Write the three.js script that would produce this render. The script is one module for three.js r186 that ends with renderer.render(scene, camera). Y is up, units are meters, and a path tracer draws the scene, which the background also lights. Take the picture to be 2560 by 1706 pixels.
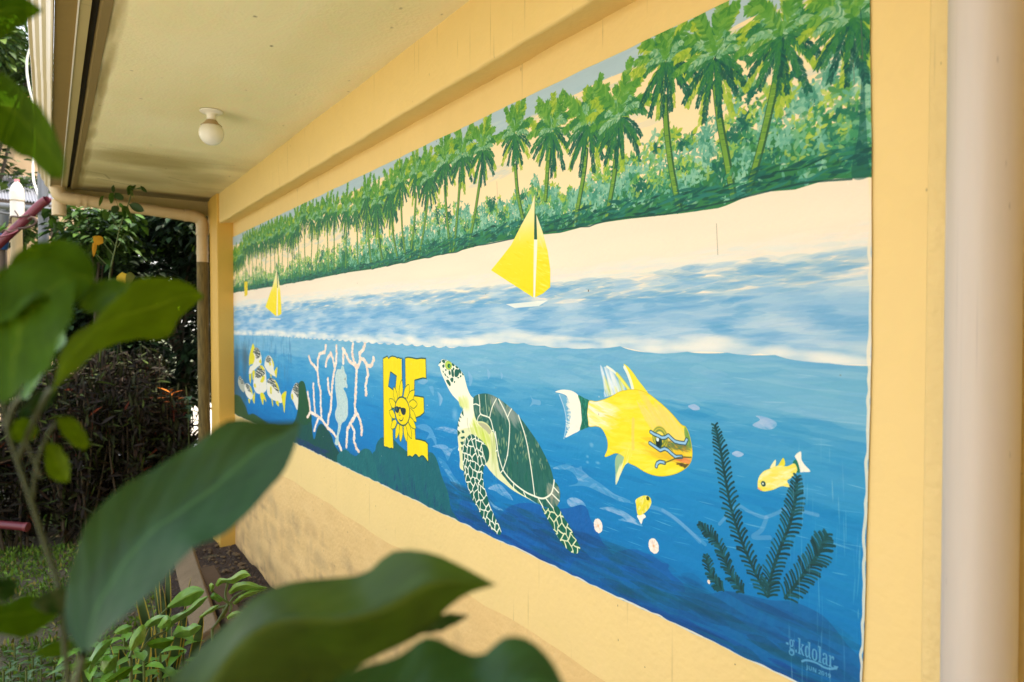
import * as THREE from 'three';
import { mergeGeometries, mergeVertices } from 'three/addons/utils/BufferGeometryUtils.js';
import { RoundedBoxGeometry } from 'three/addons/geometries/RoundedBoxGeometry.js';
import { ImprovedNoise } from 'three/addons/math/ImprovedNoise.js';

// ------------------------------------------------------------------ camera, sky, sun, exposure
const scene = new THREE.Scene();
const camera = new THREE.PerspectiveCamera(53.103, 1024 / 682, 0.05, 400);
camera.position.set(0, 1.7, 1.18);
camera.rotation.order = 'YXZ';
camera.rotation.set(THREE.MathUtils.degToRad(-1.309), THREE.MathUtils.degToRad(90 - 34.191), 0);
camera.focus = 2.0;
camera.userData.fStop = 4.2;

const renderer = new THREE.WebGLRenderer({ antialias: true });
renderer.toneMapping = THREE.LinearToneMapping;
renderer.toneMappingExposure = 2.62;
renderer.shadowMap.enabled = true;

{ // hazy tropical sky
  const W = 256, H = 128, d = new Float32Array(W * H * 4);
  for (let j = 0; j < H; j++) for (let i = 0; i < W; i++) {
    const el = ((j + 0.5) / H - 0.5) * Math.PI, up = Math.max(0, Math.sin(el)), h = Math.pow(1 - up, 2.2);
    const k = (j * W + i) * 4, g = el < 0 ? 0.45 : 1;
    d[k] = (0.62 + 0.5 * h) * g; d[k + 1] = (0.74 + 0.33 * h) * g; d[k + 2] = (0.98 - 0.02 * h) * g; d[k + 3] = 1;
  }
  const t = new THREE.DataTexture(d, W, H, THREE.RGBAFormat, THREE.FloatType);
  t.mapping = THREE.EquirectangularReflectionMapping; t.magFilter = THREE.LinearFilter; t.minFilter = THREE.LinearFilter; t.needsUpdate = true;
  scene.background = t; scene.environment = t;
}
const sun = new THREE.DirectionalLight(0xfff0d8, 4.2);
sun.position.set(1.2, 10, -3.2); sun.castShadow = true; sun.shadow.mapSize.set(2048, 2048);
Object.assign(sun.shadow.camera, { left: -16, right: 16, top: 16, bottom: -16, near: 1, far: 60 });
scene.add(sun); scene.add(sun.target); sun.target.position.set(-4, 0, 1); sun.position.add(sun.target.position);

// ------------------------------------------------------------------ helpers
function rng(a) { return () => { a = (a + 0x6d2b79f5) | 0; let t = Math.imul(a ^ (a >>> 15), 1 | a); t = (t + Math.imul(t ^ (t >>> 7), 61 | t)) ^ t; return ((t ^ (t >>> 14)) >>> 0) / 4294967296; }; }
const V = (x, y, z) => new THREE.Vector3(x, y, z);
const noise = new ImprovedNoise();
const fbm = (x, y, z = 0, o = 4) => { let s = 0, a = 0.5; for (let i = 0; i < o; i++) { s += a * noise.noise(x, y, z + i * 7.3); x *= 2.03; y *= 2.03; a *= 0.5; } return s; };
const used = {};
function numbered(n) { if (!(n in used)) { used[n] = 0; return n; } used[n]++; return n + '_' + String(used[n]).padStart(3, '0'); }
function tag(o, label, category, group, kind) {
  if (label) o.userData.label = label;
  if (category) o.userData.category = category;
  if (group) o.userData.group = group;
  if (kind) o.userData.kind = kind;
  return o;
}
function thing(name, label, category, pos = [0, 0, 0], group) {
  const o = new THREE.Group(); o.name = numbered(name); o.position.set(...pos); scene.add(o);
  return tag(o, label, category, group);
}
function part(name, geo, mat, parent, label) {
  const m = new THREE.Mesh(geo, mat); m.name = name; m.castShadow = m.receiveShadow = true; (parent || scene).add(m);
  if (label) m.userData.label = label;
  return m;
}
// planar uv in metres by the dominant normal
function uvm(g, s = 1) {
  const p = g.attributes.position, n = g.attributes.normal, uv = new Float32Array(p.count * 2);
  for (let i = 0; i < p.count; i++) {
    const x = p.getX(i), y = p.getY(i), z = p.getZ(i), ax = Math.abs(n.getX(i)), ay = Math.abs(n.getY(i)), az = Math.abs(n.getZ(i));
    let u, v; if (az >= ax && az >= ay) { u = x; v = y; } else if (ay >= ax) { u = x; v = z; } else { u = z; v = y; }
    uv[i * 2] = u * s; uv[i * 2 + 1] = v * s;
  }
  g.setAttribute('uv', new THREE.BufferAttribute(uv, 2)); return g;
}
function box(x0, x1, y0, y1, z0, z1, r = 0.006) {
  const w = x1 - x0, h = y1 - y0, d = z1 - z0, g = r > 0 ? new RoundedBoxGeometry(w, h, d, 2, Math.min(r, w / 2.1, h / 2.1, d / 2.1)) : new THREE.BoxGeometry(w, h, d);
  g.translate((x0 + x1) / 2, (y0 + y1) / 2, (z0 + z1) / 2); return uvm(g);
}
function tube(pts, r, seg = 24, rad = 10, closed = false) {
  const c = new THREE.CatmullRomCurve3(pts.map((p) => p.isVector3 ? p : V(...p)), closed, 'centripetal');
  if (typeof r === 'number') return new THREE.TubeGeometry(c, seg, r, rad, closed);
  const g = new THREE.TubeGeometry(c, seg, 1, rad, closed), P = g.attributes.position, q = V();
  for (let i = 0; i <= seg; i++) { c.getPointAt(i / seg, q); const rr = r[0] + (r[1] - r[0]) * (i / seg); for (let j = 0; j <= rad; j++) { const k = i * (rad + 1) + j; P.setXYZ(k, q.x + (P.getX(k) - q.x) * rr, q.y + (P.getY(k) - q.y) * rr, q.z + (P.getZ(k) - q.z) * rr); } }
  return g;
}
function rod(a, b, r0, r1 = r0, n = 10, hs = 1) {
  const A = V(...a), B = V(...b), d = B.clone().sub(A), L = d.length(), g = new THREE.CylinderGeometry(r1, r0, L, n, hs, false);
  g.translate(0, L / 2, 0); g.applyQuaternion(new THREE.Quaternion().setFromUnitVectors(V(0, 1, 0), d.normalize())); g.translate(...a); return g;
}
const plain = (g) => { g = g.index ? g.toNonIndexed() : g; for (const k of Object.keys(g.attributes)) if (!['position', 'normal', 'uv'].includes(k)) g.deleteAttribute(k); return g; };
const merge = (list) => mergeGeometries(list.map(plain));

// grey noise texture, used for bump, roughness and tint
function noiseTex(size, fn, srgb = false) {
  const d = new Uint8Array(size * size * 4);
  for (let j = 0; j < size; j++) for (let i = 0; i < size; i++) { const c = fn(i / size, j / size), k = (j * size + i) * 4; d[k] = c[0]; d[k + 1] = c[1]; d[k + 2] = c[2]; d[k + 3] = 255; }
  const t = new THREE.DataTexture(d, size, size); t.wrapS = t.wrapT = THREE.RepeatWrapping; t.magFilter = THREE.LinearFilter; t.minFilter = THREE.LinearMipmapLinearFilter; t.generateMipmaps = true;
  if (srgb) t.colorSpace = THREE.SRGBColorSpace; t.needsUpdate = true; return t;
}
const tile = (f, u, v, k) => { const a = u, b = v; return f(a * k, b * k) * (1 - a) * (1 - b) + f((a - 1) * k, b * k) * a * (1 - b) + f(a * k, (b - 1) * k) * (1 - a) * b + f((a - 1) * k, (b - 1) * k) * a * b; };
const g255 = (v) => Math.max(0, Math.min(255, Math.round(v * 255)));
function tintTex(size, base, amp, k, seed, specks = 0, streak = 1) { // base in linear, output sRGB bytes
  const R = rng(seed), sp = [];
  for (let i = 0; i < specks; i++) sp.push([R(), R(), 0.0003 + R() * R() * 0.0012, 0.25 + R() * 0.5, 1 + R() * 3]);
  for (let i = 0; i < specks; i++) sp.push([R(), R(), 0.0006 + R() * 0.0012, 0.05 + R() * 0.14, 10 + R() * 35]);
  const enc = (c) => (c <= 0.0031308 ? c * 12.92 : 1.055 * Math.pow(c, 1 / 2.4) - 0.055);
  const t = noiseTex(size, (u, v) => {
    const n = tile((a, b) => fbm(a, b * streak, seed, 4), u, v, k), f = tile((a, b) => fbm(a, b, seed + 5, 2), u, v, k * 9);
    const m = 1 + amp * (n * 1.6 + f * 0.5);
    return base.map((c, i) => g255(enc(Math.max(0, c * (m + (i === 2 ? amp * n * 0.5 : 0))))));
  }, true);
  const d = t.image.data;
  for (const [su, sv, sr, sd, el] of sp) { const r = Math.ceil(sr * size * el); for (let y = -r; y <= r; y++) for (let x = -r; x <= r; x++) { const q = Math.hypot(x / (sr * size), y / (sr * size * el)); if (q < 1) { const k2 = ((((sv * size + y) | 0) + size) % size * size + (((su * size + x) | 0) + size) % size) * 4; for (let c = 0; c < 3; c++) d[k2 + c] *= 1 - sd * (1 - q); } } }
  return t;
}
const stucco = noiseTex(512, (u, v) => { const a = tile((x, y) => fbm(x, y, 3, 4), u, v, 60), b = tile((x, y) => fbm(x, y, 9, 3), u, v, 9); const c = g255(0.5 + a * 0.55 + b * 0.5); return [c, c, c]; });
const coarse = noiseTex(512, (u, v) => { const a = tile((x, y) => fbm(x, y, 13, 5), u, v, 34), b = tile((x, y) => fbm(x, y * 0.3, 19, 3), u, v, 12); const c = g255(0.5 + a * 0.9 + b * 0.4); return [c, c, c]; });
const rep = (t, x, y = x) => { const c = t.clone(); c.repeat.set(x, y); c.needsUpdate = true; return c; };
const M = {};
const std = (o) => new THREE.MeshStandardMaterial(o);
M.wall = std({ map: rep(tintTex(1024, [0.80, 0.585, 0.23], 0.08, 4, 21, 70, 0.5), 0.45), bumpMap: rep(stucco, 0.9), bumpScale: 0.0022, roughness: 0.62 });
{ // rough band below the mural, splashed and stained towards the soil; canvas spans x -5.53..-0.48, y -0.2..0.8
  const c = document.createElement('canvas'); c.width = 2048; c.height = 512; const g = c.getContext('2d'), R = rng(19);
  g.fillStyle = '#dcb877'; g.fillRect(0, 0, 2048, 512);
  const blot = (x, y, rx, ry, col, a) => { g.save(); g.translate(x, y); g.scale(rx, ry); const q = g.createRadialGradient(0, 0, 0, 0, 0, 1); q.addColorStop(0, 'rgba(' + col + ',' + a + ')'); q.addColorStop(0.6, 'rgba(' + col + ',' + a * 0.5 + ')'); q.addColorStop(1, 'rgba(' + col + ',0)'); g.fillStyle = q; g.fillRect(-1, -1, 2, 2); g.restore(); };
  for (let i = 0; i < 700; i++) blot(R() * 2048, R() * 512, 10 + R() * 60, 8 + R() * 40, R() < 0.5 ? '196,160,98' : '232,200,138', 0.18);
  for (let i = 0; i < 900; i++) { const y = 512 - 420 * Math.pow(R(), 2.2); blot(2048 * Math.pow(R(), 1.5), y, 8 + R() * 50, 6 + R() * 36, R() < 0.6 ? '132,100,68' : '110,92,70', 0.16); }
  for (let i = 0; i < 500; i++) { const y = 512 - 130 * Math.pow(R(), 1.6); blot(R() * 2048, y, 4 + R() * 26, 3 + R() * 18, '62,46,30', 0.3); }
  for (let i = 0; i < 500; i++) { g.fillStyle = 'rgba(70,50,30,' + R() * 0.5 + ')'; g.fillRect(R() * 2048, 512 * (1 - Math.pow(R(), 1.5)), 1 + R() * 3, 1 + R() * 3); }
  const t = new THREE.CanvasTexture(c); t.colorSpace = THREE.SRGBColorSpace; M.plinth = std({ map: t, bumpMap: rep(coarse, 6.5, 1.3), bumpScale: 0.004, roughness: 0.85 });
}
M.pillarNear = std({ map: rep(tintTex(1024, [0.72, 0.53, 0.22], 0.13, 6, 27, 160, 0.5), 0.8), bumpMap: rep(coarse, 1.6), bumpScale: 0.004, roughness: 0.85 });
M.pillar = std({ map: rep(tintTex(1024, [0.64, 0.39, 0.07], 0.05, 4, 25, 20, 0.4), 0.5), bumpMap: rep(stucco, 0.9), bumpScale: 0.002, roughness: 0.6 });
{ // ceiling board paint with water stains near its far end; canvas spans x -5.96..3.4, z -0.1..1.0
  const c = document.createElement('canvas'); c.width = 2048; c.height = 256; const g = c.getContext('2d'), R = rng(9), X = (x) => (x + 5.96) / 9.36 * 2048, Z = (z) => (z + 0.1) / 1.1 * 256;
  g.fillStyle = '#f5eac0'; g.fillRect(0, 0, 2048, 256);
  const blot = (x, z, rx, rz, col, a) => { g.save(); g.translate(X(x), Z(z)); g.scale(rx * 2048 / 9.36, rz * 256 / 1.1); const q = g.createRadialGradient(0, 0, 0, 0, 0, 1); q.addColorStop(0, 'rgba(' + col + ',' + a + ')'); q.addColorStop(0.7, 'rgba(' + col + ',' + a * 0.6 + ')'); q.addColorStop(1, 'rgba(' + col + ',0)'); g.fillStyle = q; g.fillRect(-1, -1, 2, 2); g.restore(); };
  for (let i = 0; i < 400; i++) blot(-6 + R() * 9, R(), 0.1 + R() * 0.5, 0.05 + R() * 0.2, R() < 0.5 ? '226,210,152' : '248,238,196', 0.12);
  for (let i = 0; i < 90; i++) blot(-5.96 + 1.5 * Math.pow(R(), 1.8), R(), 0.06 + R() * 0.22, 0.1 + R() * 0.3, '134,116,64', 0.08 + R() * 0.08);
  for (let i = 0; i < 40; i++) blot(-5.96 + 0.2 * R(), R(), 0.05 + R() * 0.1, 0.1 + R() * 0.3, '78,66,36', 0.16);
  blot(-4.55, 0.6, 0.32, 0.32, '150,128,66', 0.2); blot(-4.6, 0.8, 0.2, 0.15, '150,128,66', 0.2);
  for (let i = 0; i < 60; i++) blot(-5.9 + R() * 5, 0.97 + R() * 0.03, 0.1 + R() * 0.3, 0.02, '120,100,50', 0.22);
  const crack = (pts, a) => { g.strokeStyle = 'rgba(70,58,28,' + a + ')'; g.lineWidth = 1.6; g.beginPath(); pts.forEach(([x, z], i) => (i ? g.lineTo(X(x), Z(z)) : g.moveTo(X(x), Z(z)))); g.stroke(); };
  crack([[-5.42, 0.9], [-5.48, 0.8], [-5.53, 0.72], [-5.5, 0.62]], 0.6); crack([[-5.2, 0.97], [-5.25, 0.86], [-5.4, 0.82]], 0.4); crack([[-5.1, 0.5], [-5.18, 0.4], [-5.2, 0.3]], 0.4); crack([[-4.45, 0.93], [-4.5, 0.75], [-4.55, 0.4], [-4.5, 0.2]], 0.18);
  for (let i = 0; i < 60; i++) { g.fillStyle = 'rgba(70,58,30,' + (0.2 + R() * 0.4) + ')'; g.fillRect(R() * 2048, R() * 256, 1 + R() * 2, 1 + R() * 1.5); }
  const t = new THREE.CanvasTexture(c); t.colorSpace = THREE.SRGBColorSpace; M.soffit = std({ map: t, bumpMap: rep(stucco, 12, 1.4), bumpScale: 0.003, roughness: 0.7 });
}
M.trim = std({ color: new THREE.Color(0.24, 0.17, 0.06), roughness: 0.55 });
M.fascia = std({ map: rep(tintTex(512, [0.42, 0.34, 0.15], 0.12, 3, 45, 20, 0.4), 0.7), roughness: 0.55 });
M.gutter = std({ map: rep(tintTex(512, [0.37, 0.3, 0.15], 0.12, 3, 47, 12, 0.4), 0.7), roughness: 0.35 });
M.gutterBase = std({ map: rep(tintTex(512, [0.25, 0.17, 0.05], 0.2, 3, 49, 40, 0.6), 0.8), roughness: 0.5 });
M.dark = std({ color: new THREE.Color(0.03, 0.025, 0.015), roughness: 0.9 });
M.pvc = std({ map: rep(tintTex(512, [0.54, 0.465, 0.395], 0.09, 3, 51, 60, 0.3), 1), roughness: 0.42 });
M.pvcOld = std({ map: rep(tintTex(512, [0.52, 0.39, 0.21], 0.12, 3, 53, 14, 0.3), 1.2), roughness: 0.5 });
M.pvcMoss = std({ map: rep(tintTex(512, [0.115, 0.082, 0.02], 1.5, 9, 55, 260, 0.5), 2), bumpMap: rep(coarse, 2), bumpScale: 0.002, roughness: 0.85 });
M.white = std({ color: new THREE.Color(0.78, 0.74, 0.64), roughness: 0.4 });
M.globe = new THREE.MeshPhysicalMaterial({ color: new THREE.Color(0.86, 0.83, 0.74), roughness: 0.22, transmission: 0.15, thickness: 0 });
// ------------------------------------------------------------------ the mural: hand painted, in millimetres from its upper left corner
const MW = 4895, MH = 1359;
function paintMural(g) {
  const R = rng(77), rr = (a, b) => a + (b - a) * R(), pick = (a) => a[(R() * a.length) | 0];
  const path = (p, closed = true, smooth = true) => {
    const n = p.length / 2, at = (i) => { i = closed ? (i + n) % n : Math.max(0, Math.min(n - 1, i)); return [p[i * 2], p[i * 2 + 1]]; };
    g.beginPath(); g.moveTo(p[0], p[1]);
    for (let i = 0; i < (closed ? n : n - 1); i++) {
      const [a0, b0] = at(i - 1), [a1, b1] = at(i), [a2, b2] = at(i + 1), [a3, b3] = at(i + 2);
      if (smooth) g.bezierCurveTo(a1 + (a2 - a0) / 6, b1 + (b2 - b0) / 6, a2 - (a3 - a1) / 6, b2 - (b3 - b1) / 6, a2, b2); else g.lineTo(a2, b2);
    }
    if (closed) g.closePath();
  };
  const fill = (p, c, a = 1, smooth = true) => { path(p, true, smooth); g.globalAlpha = a; g.fillStyle = c; g.fill(); g.globalAlpha = 1; };
  const line = (p, c, w, a = 1, smooth = true) => { path(p, false, smooth); g.globalAlpha = a; g.strokeStyle = c; g.lineWidth = w; g.lineCap = 'round'; g.lineJoin = 'round'; g.stroke(); g.globalAlpha = 1; };
  const loop = (p, c, w, smooth = true) => { path(p, true, smooth); g.strokeStyle = c; g.lineWidth = w; g.lineJoin = 'round'; g.stroke(); };
  const dab = (x, y, L, w, ang, c, a = 1) => { const dx = Math.cos(ang) * L / 2, dy = Math.sin(ang) * L / 2, nx = -Math.sin(ang) * w / 2, ny = Math.cos(ang) * w / 2; g.globalAlpha = a; g.fillStyle = c; g.beginPath(); g.moveTo(x - dx, y - dy); g.quadraticCurveTo(x + nx * 2, y + ny * 2, x + dx, y + dy); g.quadraticCurveTo(x - nx * 2, y - ny * 2, x - dx, y - dy); g.fill(); g.globalAlpha = 1; };
  const sf = (x, y, rx, ry, r, gg, b, a) => { g.save(); g.translate(x, y); g.scale(rx, ry); const q = g.createRadialGradient(0, 0, 0, 0, 0, 1), c = 'rgba(' + r + ',' + gg + ',' + b + ','; q.addColorStop(0, c + a + ')'); q.addColorStop(0.5, c + a * 0.6 + ')'); q.addColorStop(1, c + '0)'); g.fillStyle = q; g.fillRect(-1, -1, 2, 2); g.restore(); };
  const clip = (p, f, smooth = true) => { g.save(); path(p, true, smooth); g.clip(); f(); g.restore(); g.globalAlpha = 1; };
  const poly = (p, u) => { for (let i = 0; i < p.length - 2; i += 2) if (u <= p[i + 2] || i === p.length - 4) { const t = Math.max(0, Math.min(1, (u - p[i]) / (p[i + 2] - p[i]))); return p[i + 1] + (p[i + 3] - p[i + 1]) * t; } };
  const bb = (p) => { let a = 1e9, b = 1e9, c = -1e9, d = -1e9; for (let i = 0; i < p.length; i += 2) { a = Math.min(a, p[i]); c = Math.max(c, p[i]); b = Math.min(b, p[i + 1]); d = Math.max(d, p[i + 1]); } return [a, b, c, d]; };

  // --- sky
  let gr = g.createLinearGradient(0, 0, 0, 700); gr.addColorStop(0, '#f3dcb0'); gr.addColorStop(0.5, '#f7dfb6'); gr.addColorStop(1, '#f6e4c6');
  g.fillStyle = gr; g.fillRect(-50, -50, MW + 100, MH + 100);
  g.fillStyle = '#a9c3d4'; g.beginPath(); g.moveTo(-50, -50); g.lineTo(MW + 50, -50); g.lineTo(MW + 50, 62);
  for (let u = MW; u >= -50; u -= 60) g.lineTo(u, 62 + 14 * Math.sin(u * 0.004) + rr(-5, 5)); g.fill();
  for (let i = 0; i < 160; i++) { const u = rr(0, MW); dab(u, rr(10, 85), rr(80, 260), rr(8, 22), rr(-0.04, 0.04), pick(['#9fbdd2', '#b0c8d6', '#bccdd4', '#a5c0d0']), 0.35); }
  for (const [u, v, a, b] of [[700, 190, 110, 40], [1000, 230, 130, 40], [1500, 250, 160, 34], [1900, 210, 170, 34], [2150, 190, 150, 24], [2330, 225, 150, 26], [2850, 170, 110, 60], [3700, 190, 130, 22], [4050, 150, 120, 30], [4250, 190, 120, 26], [4790, 170, 110, 70], [4860, 240, 70, 60]]) for (let i = 0; i < 22; i++) dab(u + rr(-a, a), v + rr(-b, b), rr(50, 130), rr(8, 18), rr(-0.15, 0.1), pick(['#bccbcd', '#c6d0cd', '#cdd4cc']), 0.32);

  // --- shore line, sand and sea
  const shore = [-1,420,813,424,1747,425,2411,420,2724,425,3072,420,3452,415,3678,405,3870,405,4037,415,4182,407,4310,411,4476,420,4583,423,4668,405,4755,413,4825,405,4896,416];
  const seaTop = [-5,513,1745,521,2906,519,3597,533,4056,544,4383,538,4628,531,4774,528,4897,517];
  const foam = [-14,747,1020,738,1740,744,2289,746,2672,751,3029,750,3289,752,3451,751,3597,742,3728,727,3848,727,3936,733,4113,738,4200,734,4281,727,4384,740,4478,736,4515,731,4586,730,4630,737,4682,730,4730,735,4777,743,4837,745,4899,742];
  const shoreV = (u) => poly(shore, u), seaV = (u) => poly(seaTop, u), foamV = (u) => poly(foam, u);
  g.beginPath(); g.moveTo(-20, shoreV(0)); for (let u = 0; u <= MW + 20; u += 30) g.lineTo(u, shoreV(u)); g.lineTo(MW + 20, 900); g.lineTo(-20, 900); g.fillStyle = '#efdfca'; g.fill();
  for (let i = 0; i < 120; i++) { const u = rr(0, MW), v = shoreV(u) + rr(25, 130); sf(u, v, rr(80, 260), rr(14, 40), 244, 229, 206, 0.3); }
  g.beginPath(); g.moveTo(-20, foamV(0)); for (let u = 0; u <= MW + 20; u += 30) g.lineTo(u, foamV(u)); g.lineTo(MW + 20, seaV(MW)); for (let u = MW; u >= -20; u -= 30) g.lineTo(u, seaV(u) + 70); g.fillStyle = '#93bad6'; g.fill(); for (let i = 0; i < 300; i++) { const u = rr(0, MW); sf(u, seaV(u) + rr(0, 70), rr(90, 260), rr(20, 50), 236, 226, 208, rr(0.12, 0.3)); }
  for (let i = 0; i < 7800; i++) {
    const u = rr(-20, MW + 20), t = R(), a = seaV(u) - 25, b = foamV(u) - 4, v = a + (b - a) * t, n = fbm(u * 0.006, v * 0.022, 4, 4) * 2.2 + fbm(u * 0.0018, v * 0.006, 8, 2) * 0.9;
    const edge = Math.min(1, Math.max(0, (t - 0.02) * 4)) * Math.min(1, (1 - t) * 5 + 0.35);
    let c, al = rr(0.18, 0.5);
    if (t < 0.16 || n > 0.8) c = pick(['#e2e2d8', '#d3dcdc', '#c8d8de', '#e9e4d6']); else if (n > 0.3) c = pick(['#bdd2df', '#adc9dc', '#b6cedc', '#a3c0d8']); else if (n > -0.12) c = pick(['#8cb7d6', '#84b2d4', '#7bacd2', '#9cc0d8', '#a3c3d8']); else c = pick(['#6aa4cf', '#5c9bcb', '#74aad0', '#559ac9']);
    if (t < 0.34 && n <= 0.8 && R() > edge * 0.8 + t) c = pick(['#dfe2da', '#d2dcdd', '#e8e4d8']);
    const s = 0.6 + 0.6 * (1 - u / MW);
    dab(u, v, rr(60, 210) * s, rr(4, 15), rr(-0.1, 0.04), c, al * (0.25 + 0.55 * edge));
  }
  for (let i = 0; i < 420; i++) { const u = rr(-20, MW + 20), v = foamV(u) - rr(0, 30); sf(u, v, rr(30, 120), rr(7, 22), 243, 236, 222, rr(0.12, 0.4)); }

  // --- deep water
  g.save(); g.beginPath(); g.moveTo(-20, MH + 40); g.lineTo(-20, foamV(0));
  { let u = -20; while (u < MW + 20) { const s = 46 + 70 * (u / MW), am = (7 + 5 * (u / MW)) * (u > 3400 ? 0.35 : 1), f = foamV(u + s); g.quadraticCurveTo(u + s * 0.35, (foamV(u) + f) / 2 + am * 1.1, u + s, f - am * 0.4); u += s; } }
  g.lineTo(MW + 20, MH + 40); g.closePath(); g.clip();
  gr = g.createLinearGradient(0, 830, 0, MH); gr.addColorStop(0, '#66a8c8'); gr.addColorStop(0.18, '#3f97c4'); gr.addColorStop(0.4, '#1585bf'); gr.addColorStop(0.7, '#0274b4'); gr.addColorStop(1, '#02609a');
  g.fillStyle = gr; g.fillRect(-50, 700, MW + 100, 800);
  for (let i = 0; i < 5200; i++) {
    const u = rr(-20, MW + 20), t = Math.pow(R(), 1.35), v = foamV(u) + 4 + t * 520, n = fbm(u * 0.004, v * 0.014, 14, 3) * 2;
    const c = t < 0.2 ? pick(['#79b2cf', '#66a6cb', '#8bbbd2', '#5a9dc8']) : t < 0.5 ? pick(['#2b8cc0', '#3f96c4', '#1884bd', '#2486ba']) : pick(['#0678b6', '#0470ac', '#1280bc', '#027ab8']);
    dab(u, v, rr(50, 220), rr(6, 24), rr(-0.07, 0.07), c, rr(0.08, 0.34) * (n > 0 ? 1 : 0.6));
  }
  for (let i = 0; i < 900; i++) { const u = rr(0, MW), v = foamV(u) + rr(20, 480); dab(u, v, rr(15, 70), rr(1, 2.5), rr(-0.12, 0.08), pick(['#8fc0dc', '#6fb0d8', '#a9cfe0']), rr(0.15, 0.45)); }
  for (let i = 0; i < 260; i++) { const u = rr(0, 1500), v = foamV(u) + rr(10, 420); dab(u, v, rr(30, 120), rr(14, 40), Math.PI / 2 + rr(-0.1, 0.1), pick(['#2a6f9f', '#3a78a4', '#1f74ad', '#35699a', '#487f9f']), rr(0.1, 0.3)); }
  for (let i = 0; i < 60; i++) sf(rr(-60, 420), rr(860, 1250), rr(60, 180), rr(60, 160), 58, 84, 96, 0.24 * (1 - 0.4 * R()));
  // faint dolphins and far fish
  const ghost = (p, a = 0.5) => { fill(p, '#8fb0d6', a * 0.75); g.save(); path(p); g.clip(); for (let i = 0; i < 26; i++) { const [x0, y0, x1, y1] = bb(p); dab(rr(x0, x1), rr(y0, y1), rr(30, 90), rr(4, 14), rr(-0.5, 0.9), pick(['#9fbbdb', '#7ea7d2', '#a9c0dc']), 0.25); } g.restore(); g.globalAlpha = 1; };
  ghost([4004,1079,4061,1057,4108,1059,4128,1051,4135,1061,4167,1074,4210,1084,4258,1099,4315,1105,4292,1113,4229,1109,4167,1102,4128,1104,4075,1115,4115,1096,4081,1072]);
  ghost([4202,1148,4241,1136,4287,1135,4326,1144,4358,1157,4315,1158,4273,1162,4290,1151,4241,1148], 0.45);
  line([4381,1105,4414,1104,4458,1114,4495,1129,4531,1148], '#8fb0d6', 10, 0.35); line([4422,1103,4456,1112,4498,1130,4546,1150], '#8fb0d6', 9, 0.35);
  line([4584,1097,4628,1050,4658,1053,4692,1057,4725,1040,4748,1027,4808,1026], '#86a9d2', 7, 0.45); line([4699,1056,4688,1083,4668,1103,4707,1094], '#86a9d2', 9, 0.4);
  ghost([3287,1057,3360,1039,3441,1038,3496,1047,3419,1057,3372,1055], 0.4); ghost([3268,1124,3360,1104,3407,1111,3463,1096,3418,1122,3389,1158,3366,1139,3336,1123], 0.45);
  ghost([3311,1159,3372,1166,3429,1202,3517,1243,3441,1239,3371,1201], 0.35); ghost([3660,1204,3707,1181,3744,1180,3805,1211,3744,1210,3698,1204], 0.45); ghost([3659,1235,3697,1250,3753,1255,3697,1260], 0.35);
  ghost([4068,1156,4095,1142,4129,1143,4148,1155,4115,1161,4082,1170], 0.4); ghost([4672,856,4695,856,4719,864,4715,875,4695,881,4665,876,4682,863], 0.5); ghost([4615,942,4627,934,4644,938,4631,946], 0.4);
  ghost([4496,854,4514,848,4529,855,4512,860], 0.45); ghost([4498,853,4511,850,4529,857,4511,861], 0.4);
  for (const p of [[3534,829,3563,852,3545,880,3538,853], [3655,815,3674,829,3662,848], [3735,821,3748,830,3739,843], [3319,917,3351,940,3331,968,3334,941], [3895,880,3908,890,3943,892,3943,905,3912,906,3892,914,3903,898]]) fill(p, '#86b3d6', 0.55);
  fill([3312,916,3352,938,3329,968,3322,940], '#86b3d6', 0.5); fill([3247,904,3278,901,3282,934,3261,920], '#86b3d6', 0.4); fill([3149,892,3208,878,3237,882,3201,898], '#9db9d2', 0.5);
  fill([3137,1065,3200,1049,3257,1056,3298,1090,3301,1118,3264,1095,3221,1104,3243,1078,3178,1073], '#7fabd4', 0.5); fill([3277,1122,3325,1108,3385,1106,3385,1115,3325,1124], '#7fabd4', 0.5);
  for (const [x, y, a, b] of [[4154,1021,6,4],[4154,1036,6,4],[4195,1031,9,4],[4170,988,8,6],[3442,987,20,22],[3475,1011,15,17]]) sf(x, y, a * 1.4, b * 1.4, 150, 190, 222, 0.6);
  for (let i = 0; i < 14; i++) { const u = rr(250, 2050), v = rr(1010, 1180); line([u - 60, v + 60, u - 22, v + 6, u, v, u + 20, v + 14, u + 44, v + 70], '#79a8cf', rr(4, 9), 0.3); }
  g.restore();

  // --- rocks
  const rock = (p, cols, dark) => { fill(p, cols[0]); clip(p, () => { const [x0, y0, x1, y1] = bb(p); for (let i = 0; i < (x1 - x0) * (y1 - y0) / 380; i++) { const x = rr(x0, x1), y = rr(y0, y1), t = (y - y0) / (y1 - y0); dab(x, y, rr(20, 70), rr(8, 24), rr(0.8, 2), t > rr(0.5, 1.0) ? dark : pick(cols), rr(0.1, 0.4)); } }); };
  rock([3462,1368,3465,1317,3476,1287,3507,1275,3549,1277,3580,1297,3630,1322,3716,1292,3770,1244,3839,1214,3913,1198,3982,1197,4068,1178,4129,1155,4155,1162,4167,1185,4193,1208,4217,1235,4253,1253,4282,1249,4304,1231,4332,1220,4358,1220,4390,1219,4415,1227,4439,1236,4338,1354,3873,1513], ['#0a5ea6', '#0b65ad', '#08579c', '#0a5faa'], '#0a4a80');
  rock([4239,1278,4304,1228,4365,1220,4423,1227,4451,1244,4489,1265,4457,1340,4239,1417], ['#0a5ea4', '#0b65ad', '#0859a0'], '#084d8a');
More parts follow.
